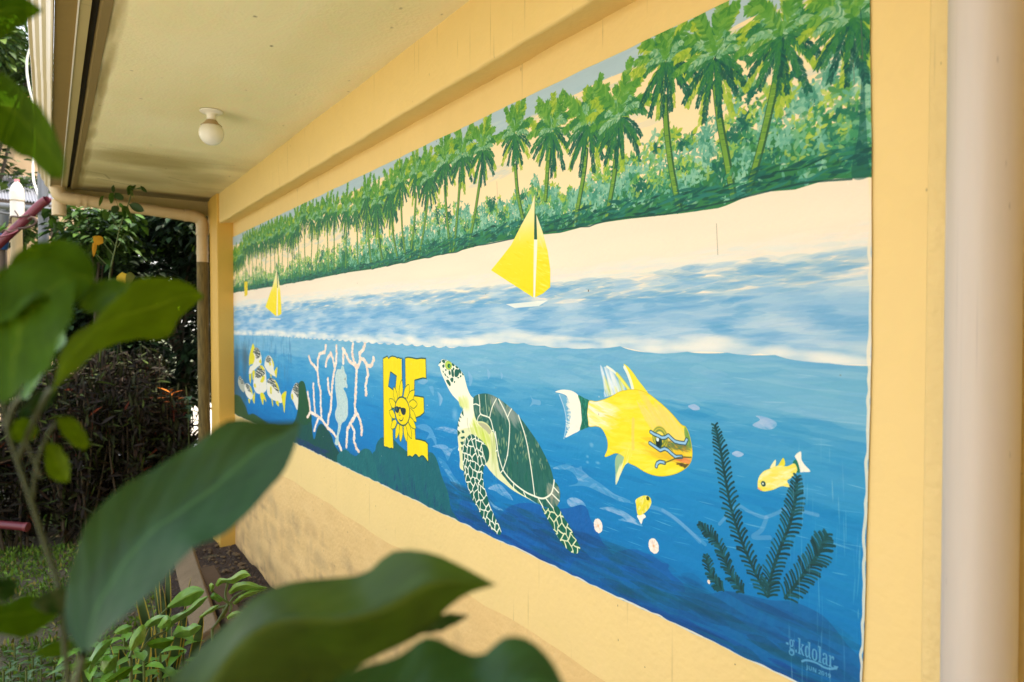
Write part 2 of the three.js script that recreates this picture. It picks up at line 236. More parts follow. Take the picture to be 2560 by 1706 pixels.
  rock([4094,1320,4304,1309,4424,1289,4489,1274,4555,1256,4611,1232,4660,1225,4710,1218,4750,1206,4780,1204,4817,1209,4841,1223,4865,1244,4889,1259,4914,1272,4925,1394,4368,1679,4095,1519], ['#0a609c', '#0b68a2', '#085a96', '#0a6396'], '#06505f');
  for (let i = 0; i < 500; i++) { const u = rr(1900, MW), d = rr(0, 130) * (u > 3300 ? 1 : 0.55); dab(u, MH - d, rr(60, 220), rr(10, 26), rr(-0.03, 0.06), pick(['#0a3f6e', '#0b4d63', '#08505e', '#0a3a5e', '#0a4a86']), rr(0.1, 0.32)); }
  for (let i = 0; i < 90; i++) dab(rr(1900, MW), MH - rr(0, 24), rr(60, 200), rr(6, 14), 0, pick(['#0b3f86', '#0a3a78', '#0d4a94']), 0.4);
  rock([-68,1215,54,1202,194,1204,283,1233,369,1266,442,1310,576,1291,770,1299,986,1312,1186,1297,1371,1331,1569,1438,-371,1632,-354,1239], ['#2b4d2a', '#27492f', '#2f5226'], '#1d3a2a');
  rock([1371,1340,1547,1233,1617,1142,1633,1018,1663,992,1713,986,1751,1002,1776,1047,1830,1121,1859,1188,1882,1271,1911,1282,1954,1223,2012,1190,2089,1200,2174,1232,2215,1269,2295,1303,2465,1361,1567,1521], ['#0f4a46', '#124f45', '#0f4452', '#18543c'], '#123a50');
  rock([2254,1337,2303,1294,2362,1273,2408,1274,2442,1281,2508,1281,2572,1245,2624,1229,2674,1229,2703,1244,2741,1276,2797,1331,2710,1447,2348,1440], ['#15646a', '#1c6e6c', '#12565e', '#2a7874'], '#124664');
  rock([2703,1244,2732,1221,2747,1192,2780,1165,2817,1152,2853,1162,2940,1150,2982,1165,3047,1176,3155,1170,3249,1149,3284,1153,3311,1174,3344,1223,3389,1271,3415,1328,3476,1375,3138,1389,2806,1352,2741,1288], ['#12606a', '#0f5a66', '#1a6e70', '#0f5f62', '#246f78'], '#163f68');
  for (let i = 0; i < 200; i++) { const u = rr(900, 2100); dab(u, MH - rr(0, 40), rr(40, 140), rr(8, 18), 0, pick(['#1b3a66', '#173560', '#203f70']), 0.3); }

  // --- underwood along the shore
  const bushTop = (u) => { const n = fbm(u * 0.006, 1.5, 2, 3) * 80 + fbm(u * 0.03, 4, 6, 2) * 60; return 128 + (u > 4300 ? (u - 4300) * 0.12 : 0) + n * 1.7; };
  g.beginPath(); g.moveTo(-20, shoreV(0)); for (let u = -20; u < MW + 20; u += 8) g.lineTo(u, shoreV(Math.max(0, u)) - Math.max(30, bushTop(u) * 0.62 - 14 + rr(-14, 14))); g.lineTo(MW + 20, shoreV(MW)); for (let u = MW; u >= -20; u -= 20) g.lineTo(u, shoreV(Math.max(0, u)) + 3); g.fillStyle = '#2c7546'; g.fill();
  const trunk = (pts, w) => { line(pts, '#2c5c3a', w, 1); line(pts.map((q, i) => q + (i % 2 ? 0 : -w * 0.1)), '#6f9c3c', w * 0.62, 0.95); for (let i = 0; i < pts.length - 2; i += 2) for (let k = 0; k < 9; k++) { const f = R(); dab(pts[i] + (pts[i + 2] - pts[i]) * f, pts[i + 1] + (pts[i + 3] - pts[i + 1]) * f, w * 0.8, 2.4, 0.1, pick(['#4f7f34', '#8fb44c', '#3c6c38']), 0.6); } };
  const P = [];
  const palm = (c, t, k = 1) => P.push([c, t, k]);
  // crowns and trunks, back (left) to front (right)
  { const q = [22,67,345,109]; for (let i = 0; i < 9; i++) palm([q[0] - 20 + (q[2] - q[0]) * i / 8, 175 + rr(-25, 15)], null, 0.95); }
  for (const [c, t] of [
    [[391,102], [391,124,390,267,375,414]], [[499,107], [503,135,500,274,500,409]], [[597,101], [598,133,589,280,576,412]], [[712,105], [711,144,702,288,682,407]],
    [[852,116], [847,146,837,272,823,398]], [[958,107], [959,137,943,280,930,379]], [[1063,109], [1061,147,1063,264,1069,367]], [[1156,114], [1161,148,1157,271,1161,358]], [[1234,99], [1236,137,1236,259,1218,371]],
    [[1341,106], [1340,148,1325,275,1312,399]], [[1444,123], [1446,159,1439,293,1424,410]], [[1535,137], [1541,178,1531,301,1510,424]], [[1641,106], [1644,154,1655,289,1673,415]], [[1757,65], [1758,150,1762,276,1776,416]],
    [[1888,103], [1894,157,1878,286,1856,408]], [[2004,112], [2003,178,1976,295,1936,425]], [[2127,97], [2130,154,2136,270,2149,418]], [[2236,114], [2233,181,2230,298,2226,415]], [[2397,129], [2397,179,2394,295,2386,440]],
    [[2536,141], [2536,190,2538,309,2546,428]], [[2660,148], [2657,195,2671,308,2702,429]], [[2766,186], [2767,219,2789,313,2827,408]], [[2908,174], [2912,216,2937,316,2984,429]],
    [[2654,104], [2653,182,2673,297,2705,423]], [[2769,149], [2766,208,2785,309,2821,415]], [[2908,127], [2907,201,2933,314,2983,427]], [[3010,98], [3006,168,3020,308,3057,427]], [[3149,93], [3142,170,3121,294,3083,424]],
    [[3248,125], [3243,195,3210,305,3156,428]], [[3371,92], [3371,179,3389,303,3411,416]], [[3496,91], [3482,162,3462,290,3432,418]], [[3628,100], [3620,170,3581,298,3531,420]], [[3818,96], [3817,192,3826,262,3841,314,3860,366]],
    [[3997,126], [3986,181,3978,237,3968,315]], [[4155,150], [4146,215,4135,279,4098,405]], [[4271,159], [4263,220,4253,301,4224,408]],
    [[4424,69], [4422,153,4430,239,4445,324,4470,421]], [[4564,105], [4566,162,4578,243,4597,328,4614,409]], [[4726,116], [4721,161,4703,233,4680,316,4652,400]], [[4864,134], null],
  ]) palm(c, t, 1);
  const leafCols = [['#86ab34', '#98b83a', '#74a036', '#a9c044'], ['#4f9238', '#5a9a40', '#3f8338', '#6fa545'], ['#2a7444', '#1f6a48', '#347d4c', '#2f7a3e'], ['#64a276', '#4f9068', '#78b08c', '#86b47c', '#9cc4a4'], ['#0f5248', '#115a4c', '#0d4a46', '#15604c']];
  const frond = (cx, cy, R0, a, droop, cols, lw) => {
    const ex = cx + Math.cos(a) * R0, ey = cy + Math.sin(a) * R0 + droop * R0, qx = cx + Math.cos(a) * R0 * 0.6, qy = cy + Math.sin(a) * R0 * 0.72 - 0.05 * R0;
    for (let i = 1; i <= 17; i++) {
      const t = i / 17, x = (1 - t) * (1 - t) * cx + 2 * t * (1 - t) * qx + t * t * ex, y = (1 - t) * (1 - t) * cy + 2 * t * (1 - t) * qy + t * t * ey;
      const tx = 2 * (1 - t) * (qx - cx) + 2 * t * (ex - qx), ty = 2 * (1 - t) * (qy - cy) + 2 * t * (ey - qy), an = Math.atan2(ty, tx), L = R0 * (0.27 - 0.2 * Math.abs(t - 0.4)) * rr(0.75, 1.15);
      for (const s of [-1, 1]) { const b = an + s * rr(0.45, 0.8), dx = Math.cos(b), dy = Math.sin(b) + 0.35; dab(x + dx * L * 0.4, y + dy * L * 0.4, L, R0 * lw * rr(0.7, 1.3), Math.atan2(dy, dx), pick(cols), rr(0.65, 1)); }
    }
    g.globalAlpha = 1;
  };
  g.save(); g.beginPath(); g.moveTo(-20, -20); { let u = -20; const w = rng(9); g.lineTo(-20, shoreV(0)); while (u < MW + 20) { const st = (18 + 40 * (u / MW)) * (0.7 + 0.6 * w()); u += st; const e = shoreV(Math.max(0, Math.min(MW, u))); g.quadraticCurveTo(u - st * 0.4, e + 7 + 4 * w(), u, e - 3 * w()); } } g.lineTo(MW + 20, -20); g.closePath(); g.clip();
  // leafy clumps: rosettes of short strokes, dark ones low and behind, light ones on top
  for (let i = 0; i < 6200; i++) {
    const u = rr(-20, MW + 20), h = Math.max(36, bushTop(u)), o = i / 6200, t = Math.max(0.02, Math.min(1.02, 1 - o * rr(0.55, 1.0) + rr(-0.12, 0.1))), s = shoreV(Math.max(0, Math.min(MW, u))), v = s - 8 - h * t, z = (0.62 + 0.62 * (u / MW)) * rr(0.7, 1.25), cl = fbm(u * 0.012, v * 0.016, 30, 2);
    let cols = t > 0.72 ? ['#a4bd3c', '#8cb244', '#569a50', '#478c54', '#95b84c', '#6fae7c'] : t > 0.4 ? ['#3f8f52', '#5a9f66', '#2f8059', '#82b355', '#6bab82', '#aac44e'] : t > 0.16 ? ['#2a7a5c', '#1f6e59', '#5fa48a', '#3c8e60', '#73a868', '#8fb251'] : ['#0f5c52', '#136154', '#1c6c5a', '#2d7c66', '#0d524a'];
    if (u > 2300 && cl > 0.0) cols = ['#7db8a0', '#5fa490', '#4b9480', '#6fae98', '#8cc0a4', '#3f8a74'];
    if (cl < -0.16) cols = ['#0f5c52', '#1a6654', '#237354', '#15604f'];
    const a = rr(0, 6.28), n = 3 + (R() * 3 | 0), col = pick(cols);
    for (let k = 0; k < n; k++) { const b = a + k * 6.28 / n + rr(-0.3, 0.3), L = rr(9, 17) * z; dab(u + Math.cos(b) * L * 0.45, v + Math.sin(b) * L * 0.45, L, L * rr(0.34, 0.55), b, R() < 0.75 ? col : pick(cols), rr(0.6, 1)); }
    if (R() < 0.3) dab(u, v, 9 * z, 3 * z, a, pick(['#c9d9b8', '#b7d4b4', '#d0d87a', '#0f544a']), 0.6);
  }
  P.forEach(([c, t, k], i) => {
    const [cx, cy] = c, big = i > P.length - 8 ? 1.0 : 0.92, R0 = 104 * k * big * rr(0.93, 1.07), lw = 0.075;
    const up = (n, lo, hi, dr, cols, q = 1) => { for (let j = 0; j < n; j++) frond(cx + rr(-6, 6), cy + rr(-6, 6), R0 * q * rr(0.82, 1.08), lo + (hi - lo) * ((j + rr(0.15, 0.85)) / n), dr, cols, lw); };
    up(5, -Math.PI * 1.0, 0.02, 0.16, leafCols[0], 1.14);
    up(4, 0.2, Math.PI - 0.2, 0.34, leafCols[0], 0.92);
    if (t) trunk(t, i < 9 ? 10 : 12 + 7 * (cx / MW));
    up(5, -Math.PI * 1.02, 0.06, 0.18, leafCols[1], 1.1);
    up(6, 0.15, Math.PI - 0.15, 0.36, leafCols[4], 0.84);
    up(6, -Math.PI * 1.1, 0.3, 0.36, leafCols[2], 0.84);
    up(4, 0.3, Math.PI - 0.3, 0.3, leafCols[2], 0.68);
    up(6, -Math.PI, 0, 0.3, leafCols[3], 0.72); up(2, -2.5, -0.6, -0.04, leafCols[1], 1.16);
  });
  for (let i = 0; i < 700; i++) { const u = rr(0, MW), h = bushTop(u), t = rr(0.05, 0.42), z = 0.6 + 0.6 * (u / MW); dab(u, shoreV(u) - h * t, rr(9, 18) * z, rr(4, 8) * z, rr(-2.5, 0), pick(['#2a7a5c', '#5fa48a', '#3c8e60', '#1a6654', '#7fb090']), rr(0.5, 0.9)); }
  for (let i = 0; i < 1500; i++) { const u = rr(-10, MW + 10), d = rr(0, 26 + 22 * (u > 3000)); dab(u, shoreV(Math.max(0, Math.min(MW, u))) - d, rr(16, 60), rr(4, 9), rr(-0.35, 0.1), pick(['#0f5a52', '#0d4f4a', '#166658', '#0a443f', '#24746a', '#2c7f58']), rr(0.5, 0.95)); }
  g.restore();
  { let u = -10, pts = []; while (u < MW + 10) { pts.push(u, shoreV(Math.max(0, Math.min(MW, u))) + rr(-5, 6)); u += rr(22, 60) * (0.6 + u / MW); } line(pts, '#14463f', 4, 0.8); }
  fill([4877,121,4882,158,4886,282,4890,382,4892,416,4865,409,4876,329,4880,206], '#0f4d4a', 0.55);

  // --- sailing boats and the little yellow board
  const sail = (p, q) => { const [x0, y0, x1, y1] = bb(p); const w = g.createLinearGradient(0, y0, 0, y1); w.addColorStop(0, '#f1e8c8'); w.addColorStop(0.25, '#f0e596'); w.addColorStop(0.5, '#f2dd2c'); w.addColorStop(1, '#f0d80c'); path(p, true, false); g.fillStyle = w; g.fill(); clip(p, () => { for (let i = 0; i < 70; i++) dab(rr(x0, x1), rr(y0 + (y1 - y0) * 0.4, y1), rr(20, 70), rr(2, 7), rr(0.1, 0.5), pick(['#f5e24a', '#eed400', '#f8ea70']), 0.4); for (let i = 0; i < 30; i++) dab(rr(x0, x1), y0 + (y1 - y0) * rr(0, 0.4), rr(20, 60), rr(3, 9), rr(1, 1.6), pick(['#f4ecd0', '#f3e6a0', '#efe2b0']), 0.35); }, false); if (q) loop(p, '#c9c060', 1, false); };
  line([3916,292,3918,425], '#5c7a3a', 3); fill([3915,351,3927,353,3928,425,3913,423], '#1a5a44', 1, false); fill([3912,423,3930,425,3927,500,3918,592,3910,592], '#f6ecd8', 1, false);
  sail([3916,292,3895,330,3848,373,3793,428,3735,464,3679,497,3785,541,3909,592,3912,443]); sail([3924,352,3955,407,3979,464,3991,516,3991,566,3955,583,3918,592,3929,438]);
  fill([3765,608,3981,602,3936,618,3813,621], '#f0eee2', 0.85, false);
  fill([1207,342,1235,343,1228,442,1204,441], '#31573a', 1, false); fill([1204,441,1221,442,1213,616,1189,616], '#f2e8d2', 1, false);
  sail([1205,325,1103,427,925,553,1185,619,1207,441]); sail([1223,352,1271,449,1296,552,1298,603,1216,616]); fill([1022,627,1283,632,1266,639,1040,635], '#ece8da', 0.85, false);
  fill([354,358,450,361,447,455,431,455,419,463,385,461,369,468,355,464], '#ecd21e', 1, false);
  for (let i = 0; i < 46; i++) { const q = [354,358,446,461]; dab(rr(q[0], q[2]), rr(q[1], q[3]), rr(10, 26), rr(3, 7), rr(0, 3), '#a08a20', 0.6); }

  // --- reef fish
  const fish = (body, stripes, yellow, c = '#dfdccb') => {
    fill(body, c); const [x0, y0, x1, y1] = bb(body); clip(body, () => { for (let i = 0; i < 20; i++) dab(rr(x0, x1), rr(y0, y1), rr(20, 60), rr(5, 14), 1.3, pick(['#e8e4d6', '#c9c9bb', '#d3d6cc']), 0.4); });
    if (stripes) { fill(stripes, '#e4e0d0'); const [a, b, e, f] = bb(stripes); clip(stripes, () => { for (let s = -4; s < 16; s++) { const pts = []; for (let k = 0; k <= 6; k++) pts.push(a + (e - a) * k / 6, b + (f - b) * (s / 10) + (f - b) * 0.3 * k / 6 + rr(-3, 3)); line(pts, '#2a3f38', (f - b) * 0.075, 1); } }); }
    for (const y of yellow) { fill(y, '#d9cf22'); const [a, b, e, f] = bb(y); clip(y, () => { for (let i = 0; i < 14; i++) dab(rr(a, e), rr(b, f), rr(6, 18), rr(2, 4), rr(0, 3), '#8f8a1e', 0.6); }); }
  };
  fish([129,1096,178,1050,267,1071,332,1103,341,1144,286,1164,174,1136], [154,1073,200,1054,300,1090,266,1113], [], '#a3a898');
  fish([332,1114,408,1090,502,1101,561,1142,580,1175,498,1198,373,1173], [365,1106,419,1092,506,1111,531,1144,438,1142], [[581,1165,631,1136,615,1217,564,1187], [436,1203,476,1230,494,1198], [506,1101,562,1137,551,1158,505,1131]]);
  fish([591,861,652,827,748,834,806,873,820,911,782,941,705,959,607,989,505,1023,468,1012,496,970,589,940], [586,857,671,825,757,838,788,878,688,902,650,873], [[476,961,478,900,531,842,589,801,636,830,591,861,640,894,589,940,511,949], [745,919,805,902,812,930], [474,1022,535,1018,513,1085,482,1062], [567,996,637,988,625,1023,581,1055]]);
  fish([892,931,929,887,999,868,1067,882,1116,920,1115,952,1147,973,1163,994,1064,989,962,970,909,949], [925,894,999,870,1053,894,1032,917,946,912], [[1015,911,1058,919,1032,934,1006,926], [1131,965,1197,934,1182,989,1166,1003,1150,982], [1022,989,1064,991,1055,1010], [1064,880,1116,911,1119,938,1091,922]]);
  fish([951,1040,1029,1012,1130,1015,1194,1042,1232,1074,1286,1105,1309,1134,1270,1151,1158,1150,1042,1144,957,1115], [954,1042,1029,1011,1130,1018,1206,1059,1224,1093,1128,1073,1045,1052], [[1286,1101,1386,1069,1369,1124,1345,1202,1318,1163,1298,1137], [1028,1072,1062,1069,1064,1110,1030,1109], [1059,1143,1084,1150,1095,1190,1067,1174], [1158,1152,1215,1145,1222,1177,1177,1168], [1130,1015,1202,1041,1237,1074,1209,1069,1161,1044]]);
  fish([666,991,800,943,891,955,926,995,941,1069,922,1103,794,1135,661,1134,593,1095,605,1049], [645,1027,686,975,819,943,908,977,862,1008,722,1032], [[778,1052,853,1009,898,1016,852,1052], [604,1084,643,1076,666,1099,623,1102], [775,1134,850,1123,903,1147,929,1176,870,1162,847,1205,797,1171], [772,949,819,942,882,960,855,971]]);
  line([768,1062,758,1092,738,1123], '#b9b6a4', 3); fish([1480,1089,1523,1039,1580,1006,1636,1010,1629,1080,1606,1158,1535,1121], [1520,1045,1586,1006,1636,1010,1624,1084,1567,1069], [[1487,1080,1522,1077,1525,1106,1496,1106]]);
  rock([1616,1204,1625,1101,1636,1018,1663,992,1713,986,1751,1002,1776,1047,1830,1121,1859,1188,1733,1231], ['#15502f', '#174a2e', '#0f4a3a', '#1c5430'], '#123f40');

  // --- coral and seahorse
  const coral = (p) => { path(p, false); const pts = []; for (let i = 0; i < p.length - 2; i += 2) { const L = Math.hypot(p[i + 2] - p[i], p[i + 3] - p[i + 1]), n = Math.max(1, Math.round(L / 7)); for (let k = 0; k < n; k++) pts.push([p[i] + (p[i + 2] - p[i]) * k / n, p[i + 1] + (p[i + 3] - p[i + 1]) * k / n]); } for (const [x, y] of pts) { g.fillStyle = pick(['#efdcc8', '#ead4c2', '#f3e4d4', '#e6ccb8']); g.beginPath(); g.ellipse(x + rr(-4, 4), y + rr(-2, 2), rr(10, 16), rr(6, 10), 0, 0, 7); g.fill(); } for (const [x, y] of pts) if (R() < 0.4) { g.fillStyle = pick(['#c99a84', '#d8aa92', '#f3e4d2']); g.globalAlpha = 0.6; g.beginPath(); g.arc(x + rr(-6, 6), y + rr(-4, 4), rr(1, 2.5), 0, 7); g.fill(); g.globalAlpha = 1; } };
  for (const p of [[1823,847,1859,876,1931,896,1959,913], [2098,779,2084,812,2003,822,1972,853,1966,913,1979,976,2013,1019,2012,1093,2024,1155], [2094,883,2110,852,2169,814,2200,839,2219,869,2231,885], [2251,775,2257,811,2243,867,2211,921,2192,970,2178,1033,2170,1099,2131,1139,2117,1189], [2128,944,2134,992,2159,1030], [1893,989,1906,1084,1919,1143], [1796,1042,1832,1110,1839,1147,1785,1184], [1839,1147,1955,1154,2037,1167,2117,1198,2194,1210,2256,1233,2280,1255,2315,1288], [1968,1171,1925,1213,1898,1249], [2346,854,2347,787,2381,807,2426,842,2492,860,2524,874], [2477,759,2460,800,2482,836,2524,870], [2620,758,2604,784,2557,801,2567,832,2530,870], [2567,828,2609,827,2649,856,2698,850,2723,818,2708,809], [2644,860,2653,895,2628,935,2632,993], [2524,870,2513,923,2507,984,2495,1046,2505,1089], [2505,1089,2444,1133,2399,1171,2380,1266], [2516,1076,2563,1111,2579,1149,2568,1178], [2455,1144,2488,1168,2482,1210,2509,1243,2540,1254]]) coral(p);
  const horse = [2268,890,2310,888,2328,870,2351,871,2368,899,2391,914,2391,948,2402,959,2397,974,2373,971,2350,980,2378,999,2403,1030,2407,1075,2402,1105,2367,1134,2323,1152,2305,1183,2280,1216,2276,1256,2255,1269,2224,1265,2231,1245,2256,1211,2272,1162,2239,1140,2231,1106,2258,1069,2247,1027,2235,984,2234,933,2249,906];
  fill(horse, '#b4cdca'); clip(horse, () => { const [a, b, e, f] = bb(horse); for (let i = 0; i < 2200; i++) { g.fillStyle = pick(['#e3e6da', '#7fb0bc', '#d8dfd6', '#8a9c98', '#9cc4cc', '#ecebe0']); g.globalAlpha = 0.7; g.beginPath(); g.arc(rr(a, e), rr(b, f), rr(0.8, 2.4), 0, 7); g.fill(); } });
  for (const [x, y] of [[2370,932,9,6]]) { g.globalAlpha = 1; g.fillStyle = '#4c6460'; g.beginPath(); g.ellipse(x, y, 6, 6, 0, 0, 7); g.fill(); g.fillStyle = '#dfe2d2'; g.beginPath(); g.arc(x - 1, y - 1, 2, 0, 7); g.fill(); }

  // --- the yellow letters and the smiling sun
  const Y = '#f0d400', DK = '#12504a';
  const lp = [2821,814,2843,809,2866,803,2879,813,2894,805,2914,801,2944,802,2967,807,2977,804,2989,807,3011,807,3013,967,2942,988,2907,1017,2911,1078,2919,1113,2925,1187,2907,1185,2888,1190,2862,1188,2839,1190,2826,1189];
  const le = [3038,805,3062,800,3089,800,3143,803,3180,799,3219,799,3223,874,3194,874,3157,881,3124,887,3120,948,3157,947,3202,947,3205,1005,3171,1022,3139,1031,3087,1043,3126,1069,3130,1116,3170,1113,3214,1113,3235,1120,3238,1190,3214,1178,3198,1172,3181,1173,3159,1185,3140,1177,3125,1177,3102,1192,3079,1190,3056,1198,3050,1075,3041,909];
  for (const p of [lp, le]) { fill(p, Y, 1, false); const [a, b, e, f] = bb(p); clip(p, () => { for (let i = 0; i < 60; i++) dab(rr(a, e), rr(b, f), rr(40, 120), rr(8, 22), 1.5, pick(['#f2d810', '#eacd00', '#f4dd24']), 0.3); }, false); loop(p, DK, 5, false); }
  const hole = [2897,867,2957,881,2942,945,2875,929]; fill(hole, '#1c7cba', 1, false); loop(hole, DK, 4.5, false);
  fill([2907,1020,2984,998,3087,1043,3050,1075,3055,1175,2982,1165,2928,1151,2914,1077], '#1a7ab9', 1, false); fill([3006,808,3011,807,3038,806,3041,909,3021,967,3010,961], '#1c7cba', 1, false); line([3013,807,3013,953], DK, 4, 1, false); line([3039,805,3041,909], DK, 4, 1, false);
  fill([2926,1144,2982,1163,3055,1177,3055,1199,2925,1187], '#125f62', 1, false);
  for (const [a, b, c2] of [[[3007,894], [2981,968], [3008,963]], [[3073,909], [3021,962], [3055,962]], [[3123,928], [3054,966], [3082,979]], [[3146,978], [3074,978], [3083,991]], [[3138,1048], [3085,999], [3083,1023]], [[3133,1074], [3081,1035], [3067,1056]], [[3096,1119], [3065,1056], [3042,1073]], [[3050,1138], [3042,1073], [3022,1077]], [[2992,1147], [3014,1078], [2988,1079]], [[2947,1140], [2986,1078], [2966,1075]], [[2901,1103], [2958,1072], [2943,1060]], [[2884,1033], [2943,1058], [2938,1039]], [[2883,984], [2938,1021], [2949,995]], [[2929,928], [2969,975], [2947,991]]]) {
    const mx = (b[0] + c2[0]) / 2, my = (b[1] + c2[1]) / 2, L = Math.hypot(a[0] - mx, a[1] - my), nx = -(a[1] - my) / L, ny = (a[0] - mx) / L, s = ((b[0] - mx) * nx + (b[1] - my) * ny) > 0 ? 1 : -1, w = Math.max(17, Math.hypot(b[0] - c2[0], b[1] - c2[1]) * 0.62);
    const q = [b[0], b[1], mx + (a[0] - mx) * 0.5 + nx * w * s, my + (a[1] - my) * 0.5 + ny * w * s, a[0], a[1], mx + (a[0] - mx) * 0.5 - nx * w * s, my + (a[1] - my) * 0.5 - ny * w * s, c2[0], c2[1]];
    path(q, false); g.fillStyle = Y; g.fill(); line(q, '#3c6a2c', 3.5, 0.95);
  }
  for (const [x, y, a, b] of [[3010,1020,70,57]]) { g.fillStyle = Y; g.beginPath(); g.ellipse(x, y, a, b, -0.06, 0, 7); g.fill(); g.strokeStyle = DK; g.lineWidth = 6; g.stroke(); }
  fill([2940,1011,2959,1005,2984,1009,2980,1023,2967,1032,2950,1030,2941,1020], '#17333a'); fill([2995,1010,3020,1005,3042,1008,3043,1022,3029,1034,3009,1032,2998,1022], '#17333a'); sf(...[2954,1015], 14, 10, 60, 120, 150, 0.8); line([2980,1011,2990,1008,3000,1011], '#17333a', 8); line([2909,1022,2940,1013], DK, 5);
  line([2988,1026,2980,1036,2987,1041,2993,1037], DK, 3.5); line([2981,1056,2991,1060,3004,1059,3016,1052,3019,1045], DK, 4.5);

  // --- turtle
  const skin = '#f1efd6', DG = '#0f5c4e', CR = '#e9ecd6';
  const body = [3318,820,3333,810,3342,800,3359,796,3386,798,3415,805,3443,813,3471,823,3492,835,3505,845,3516,866,3530,890,3548,909,3569,919,3595,938,3716,990,3716,1096,3676,1132,3642,1129,3628,1110,3573,1110,3472,1112,3467,1094,3461,1067,3459,1044,3462,1025,3467,1008,3476,991,3485,976,3498,963,3494,957,3482,948,3462,936,3424,919,3395,899,3371,876,3348,853,3336,837,3331,824];
  fill(body, skin);
  const belly = [3462,1062,3484,1034,3609,1010,3689,1010,3703,1048,3717,1098,3736,1134,3769,1154,3805,1170,3846,1181,3928,1196,3887,1191,3844,1187,3800,1181,3755,1170,3717,1161,3674,1145,3641,1129,3624,1151,3582,1167,3484,1173,3476,1137,3470,1101];
  fill(belly, '#dfe2b0');
  for (let i = 0; i < 60; i++) { const q = [3471,931,3534,948]; dab(rr(q[0], q[2]), rr(q[1], q[3]), rr(20, 60), rr(6, 16), 1.2, pick(['#d4de86', '#e2e6a8', '#ccd877']), 0.3); }
  for (let i = 0; i < 90; i++) { const q = [3569,1012,3676,1059]; const t = R(); dab(q[0] + (q[2] - q[0]) * t + rr(-14, 14), q[1] + (q[3] - q[1]) * t + rr(-20, 20), rr(30, 80), rr(5, 14), 1.0, pick(['#c6d860', '#d6de86', '#bcd04c', '#e6e8b4']), 0.4); }
  for (let i = 0; i < 60; i++) { const q = [3679,1028,3708,1123]; dab(rr(q[0], q[2]), rr(q[1], q[3]), rr(40, 100), rr(4, 10), 1.4, pick(['#c8d690', '#aebf6c', '#dfe2b0']), 0.4); }
  line([3527,990,3528,1008,3540,1033], '#b9b890', 4, 0.7);
  for (const [x, y, a, b] of [[3396,816,25,15]]) { g.fillStyle = '#b3cf52'; g.beginPath(); g.ellipse(x, y, a, b, 0, 0, 7); g.fill(); g.strokeStyle = '#8aae48'; g.lineWidth = 2; g.stroke(); } for (const [x, y, a, b] of [[3400,818,12,8]]) { g.fillStyle = '#12603e'; g.beginPath(); g.ellipse(x, y, a, b, 0, 0, 7); g.fill(); g.fillStyle = '#4fae4c'; g.beginPath(); g.ellipse(x + a * 0.3, y + b * 0.2, a * 0.3, b * 0.6, 0, 0, 7); g.fill(); }
  for (const p of [[3346,801,3364,797,3371,804,3364,811,3349,805], [3349,819,3364,814,3366,823,3356,827], [3421,807,3439,812,3436,818,3424,815], [3446,815,3464,819,3462,824,3450,822], [3429,822,3439,825,3434,832,3427,828], [3446,828,3467,828,3473,839,3459,853,3442,853,3439,841], [3469,824,3483,829,3487,837,3478,841,3470,832], [3490,836,3504,844,3495,845], [3416,831,3428,830,3436,844,3433,855,3420,852], [3398,835,3407,835,3413,845,3405,851,3397,845], [3372,831,3382,832,3379,837,3372,836], [3410,862,3429,858,3431,868,3422,875,3411,869], [3378,871,3395,868,3411,880,3407,890,3390,882], [3382,854,3396,859,3393,862,3383,857], [3436,870,3444,870,3441,876,3435,874], [3459,855,3471,853,3471,857,3461,858], [3477,848,3487,846,3485,853,3478,852], [3368,845,3378,852,3373,856,3367,850], [3352,837,3361,841,3357,845], [3326,810,3340,803,3336,811], [3370,797,3383,799,3375,801]]) fill(p, DG);
  for (const p of [[3499,964,3503,987,3491,980,3487,976], [3480,986,3489,995,3475,993], [3471,996,3480,1009,3465,1006], [3462,1009,3473,1026,3460,1025], [3459,1037,3480,1046,3461,1062], [3487,1038,3502,1034,3508,1043,3493,1046], [3480,1061,3507,1054,3511,1060,3489,1067], [3479,1078,3502,1073,3498,1086,3486,1086], [3484,1096,3502,1091,3503,1102,3489,1106]]) fill(p, DG, 1, false);
  const net = (p, size, col, w, ax = 0) => clip(p, () => {
    const [x0, y0, x1, y1] = bb(p); for (let i = 0; i < 260; i++) dab(rr(x0, x1), rr(y0, y1), rr(15, 40), rr(4, 10), rr(1, 2), pick(['#0d5246', '#15695a', '#0f5e4a', '#1a7060']), 0.4);
    const pt = {}, at = (i, j) => { const k = i + ',' + j; if (!pt[k]) pt[k] = [x0 + (i * 0.5 * 1.0 + rr(-0.3, 0.3)) * size, y0 + (j * 0.5 + rr(-0.34, 0.34)) * size * 0.9]; return pt[k]; };
    const nx = Math.ceil((x1 - x0) / size) + 1, ny = Math.ceil((y1 - y0) / size / 0.9) + 2;
    for (let j = -1; j <= ny; j++) for (let i = -1; i <= nx; i++) { const a = at(i * 2 + (j % 2 ? 1 : 0) , j * 2), b = at(i * 2 + (j % 2 ? 1 : 0), j * 2 + 1.3), c = at(i * 2 + (j % 2 ? 2 : 1), (j + 1) * 2), d = at(i * 2 + (j % 2 ? 0 : -1), (j + 1) * 2); for (const [s, e] of [[a, b], [b, c], [b, d]]) line([...s, (s[0] + e[0]) / 2 + rr(-2, 2), (s[1] + e[1]) / 2 + rr(-2, 2), ...e], col, w * rr(0.8, 1.25)); }
  });
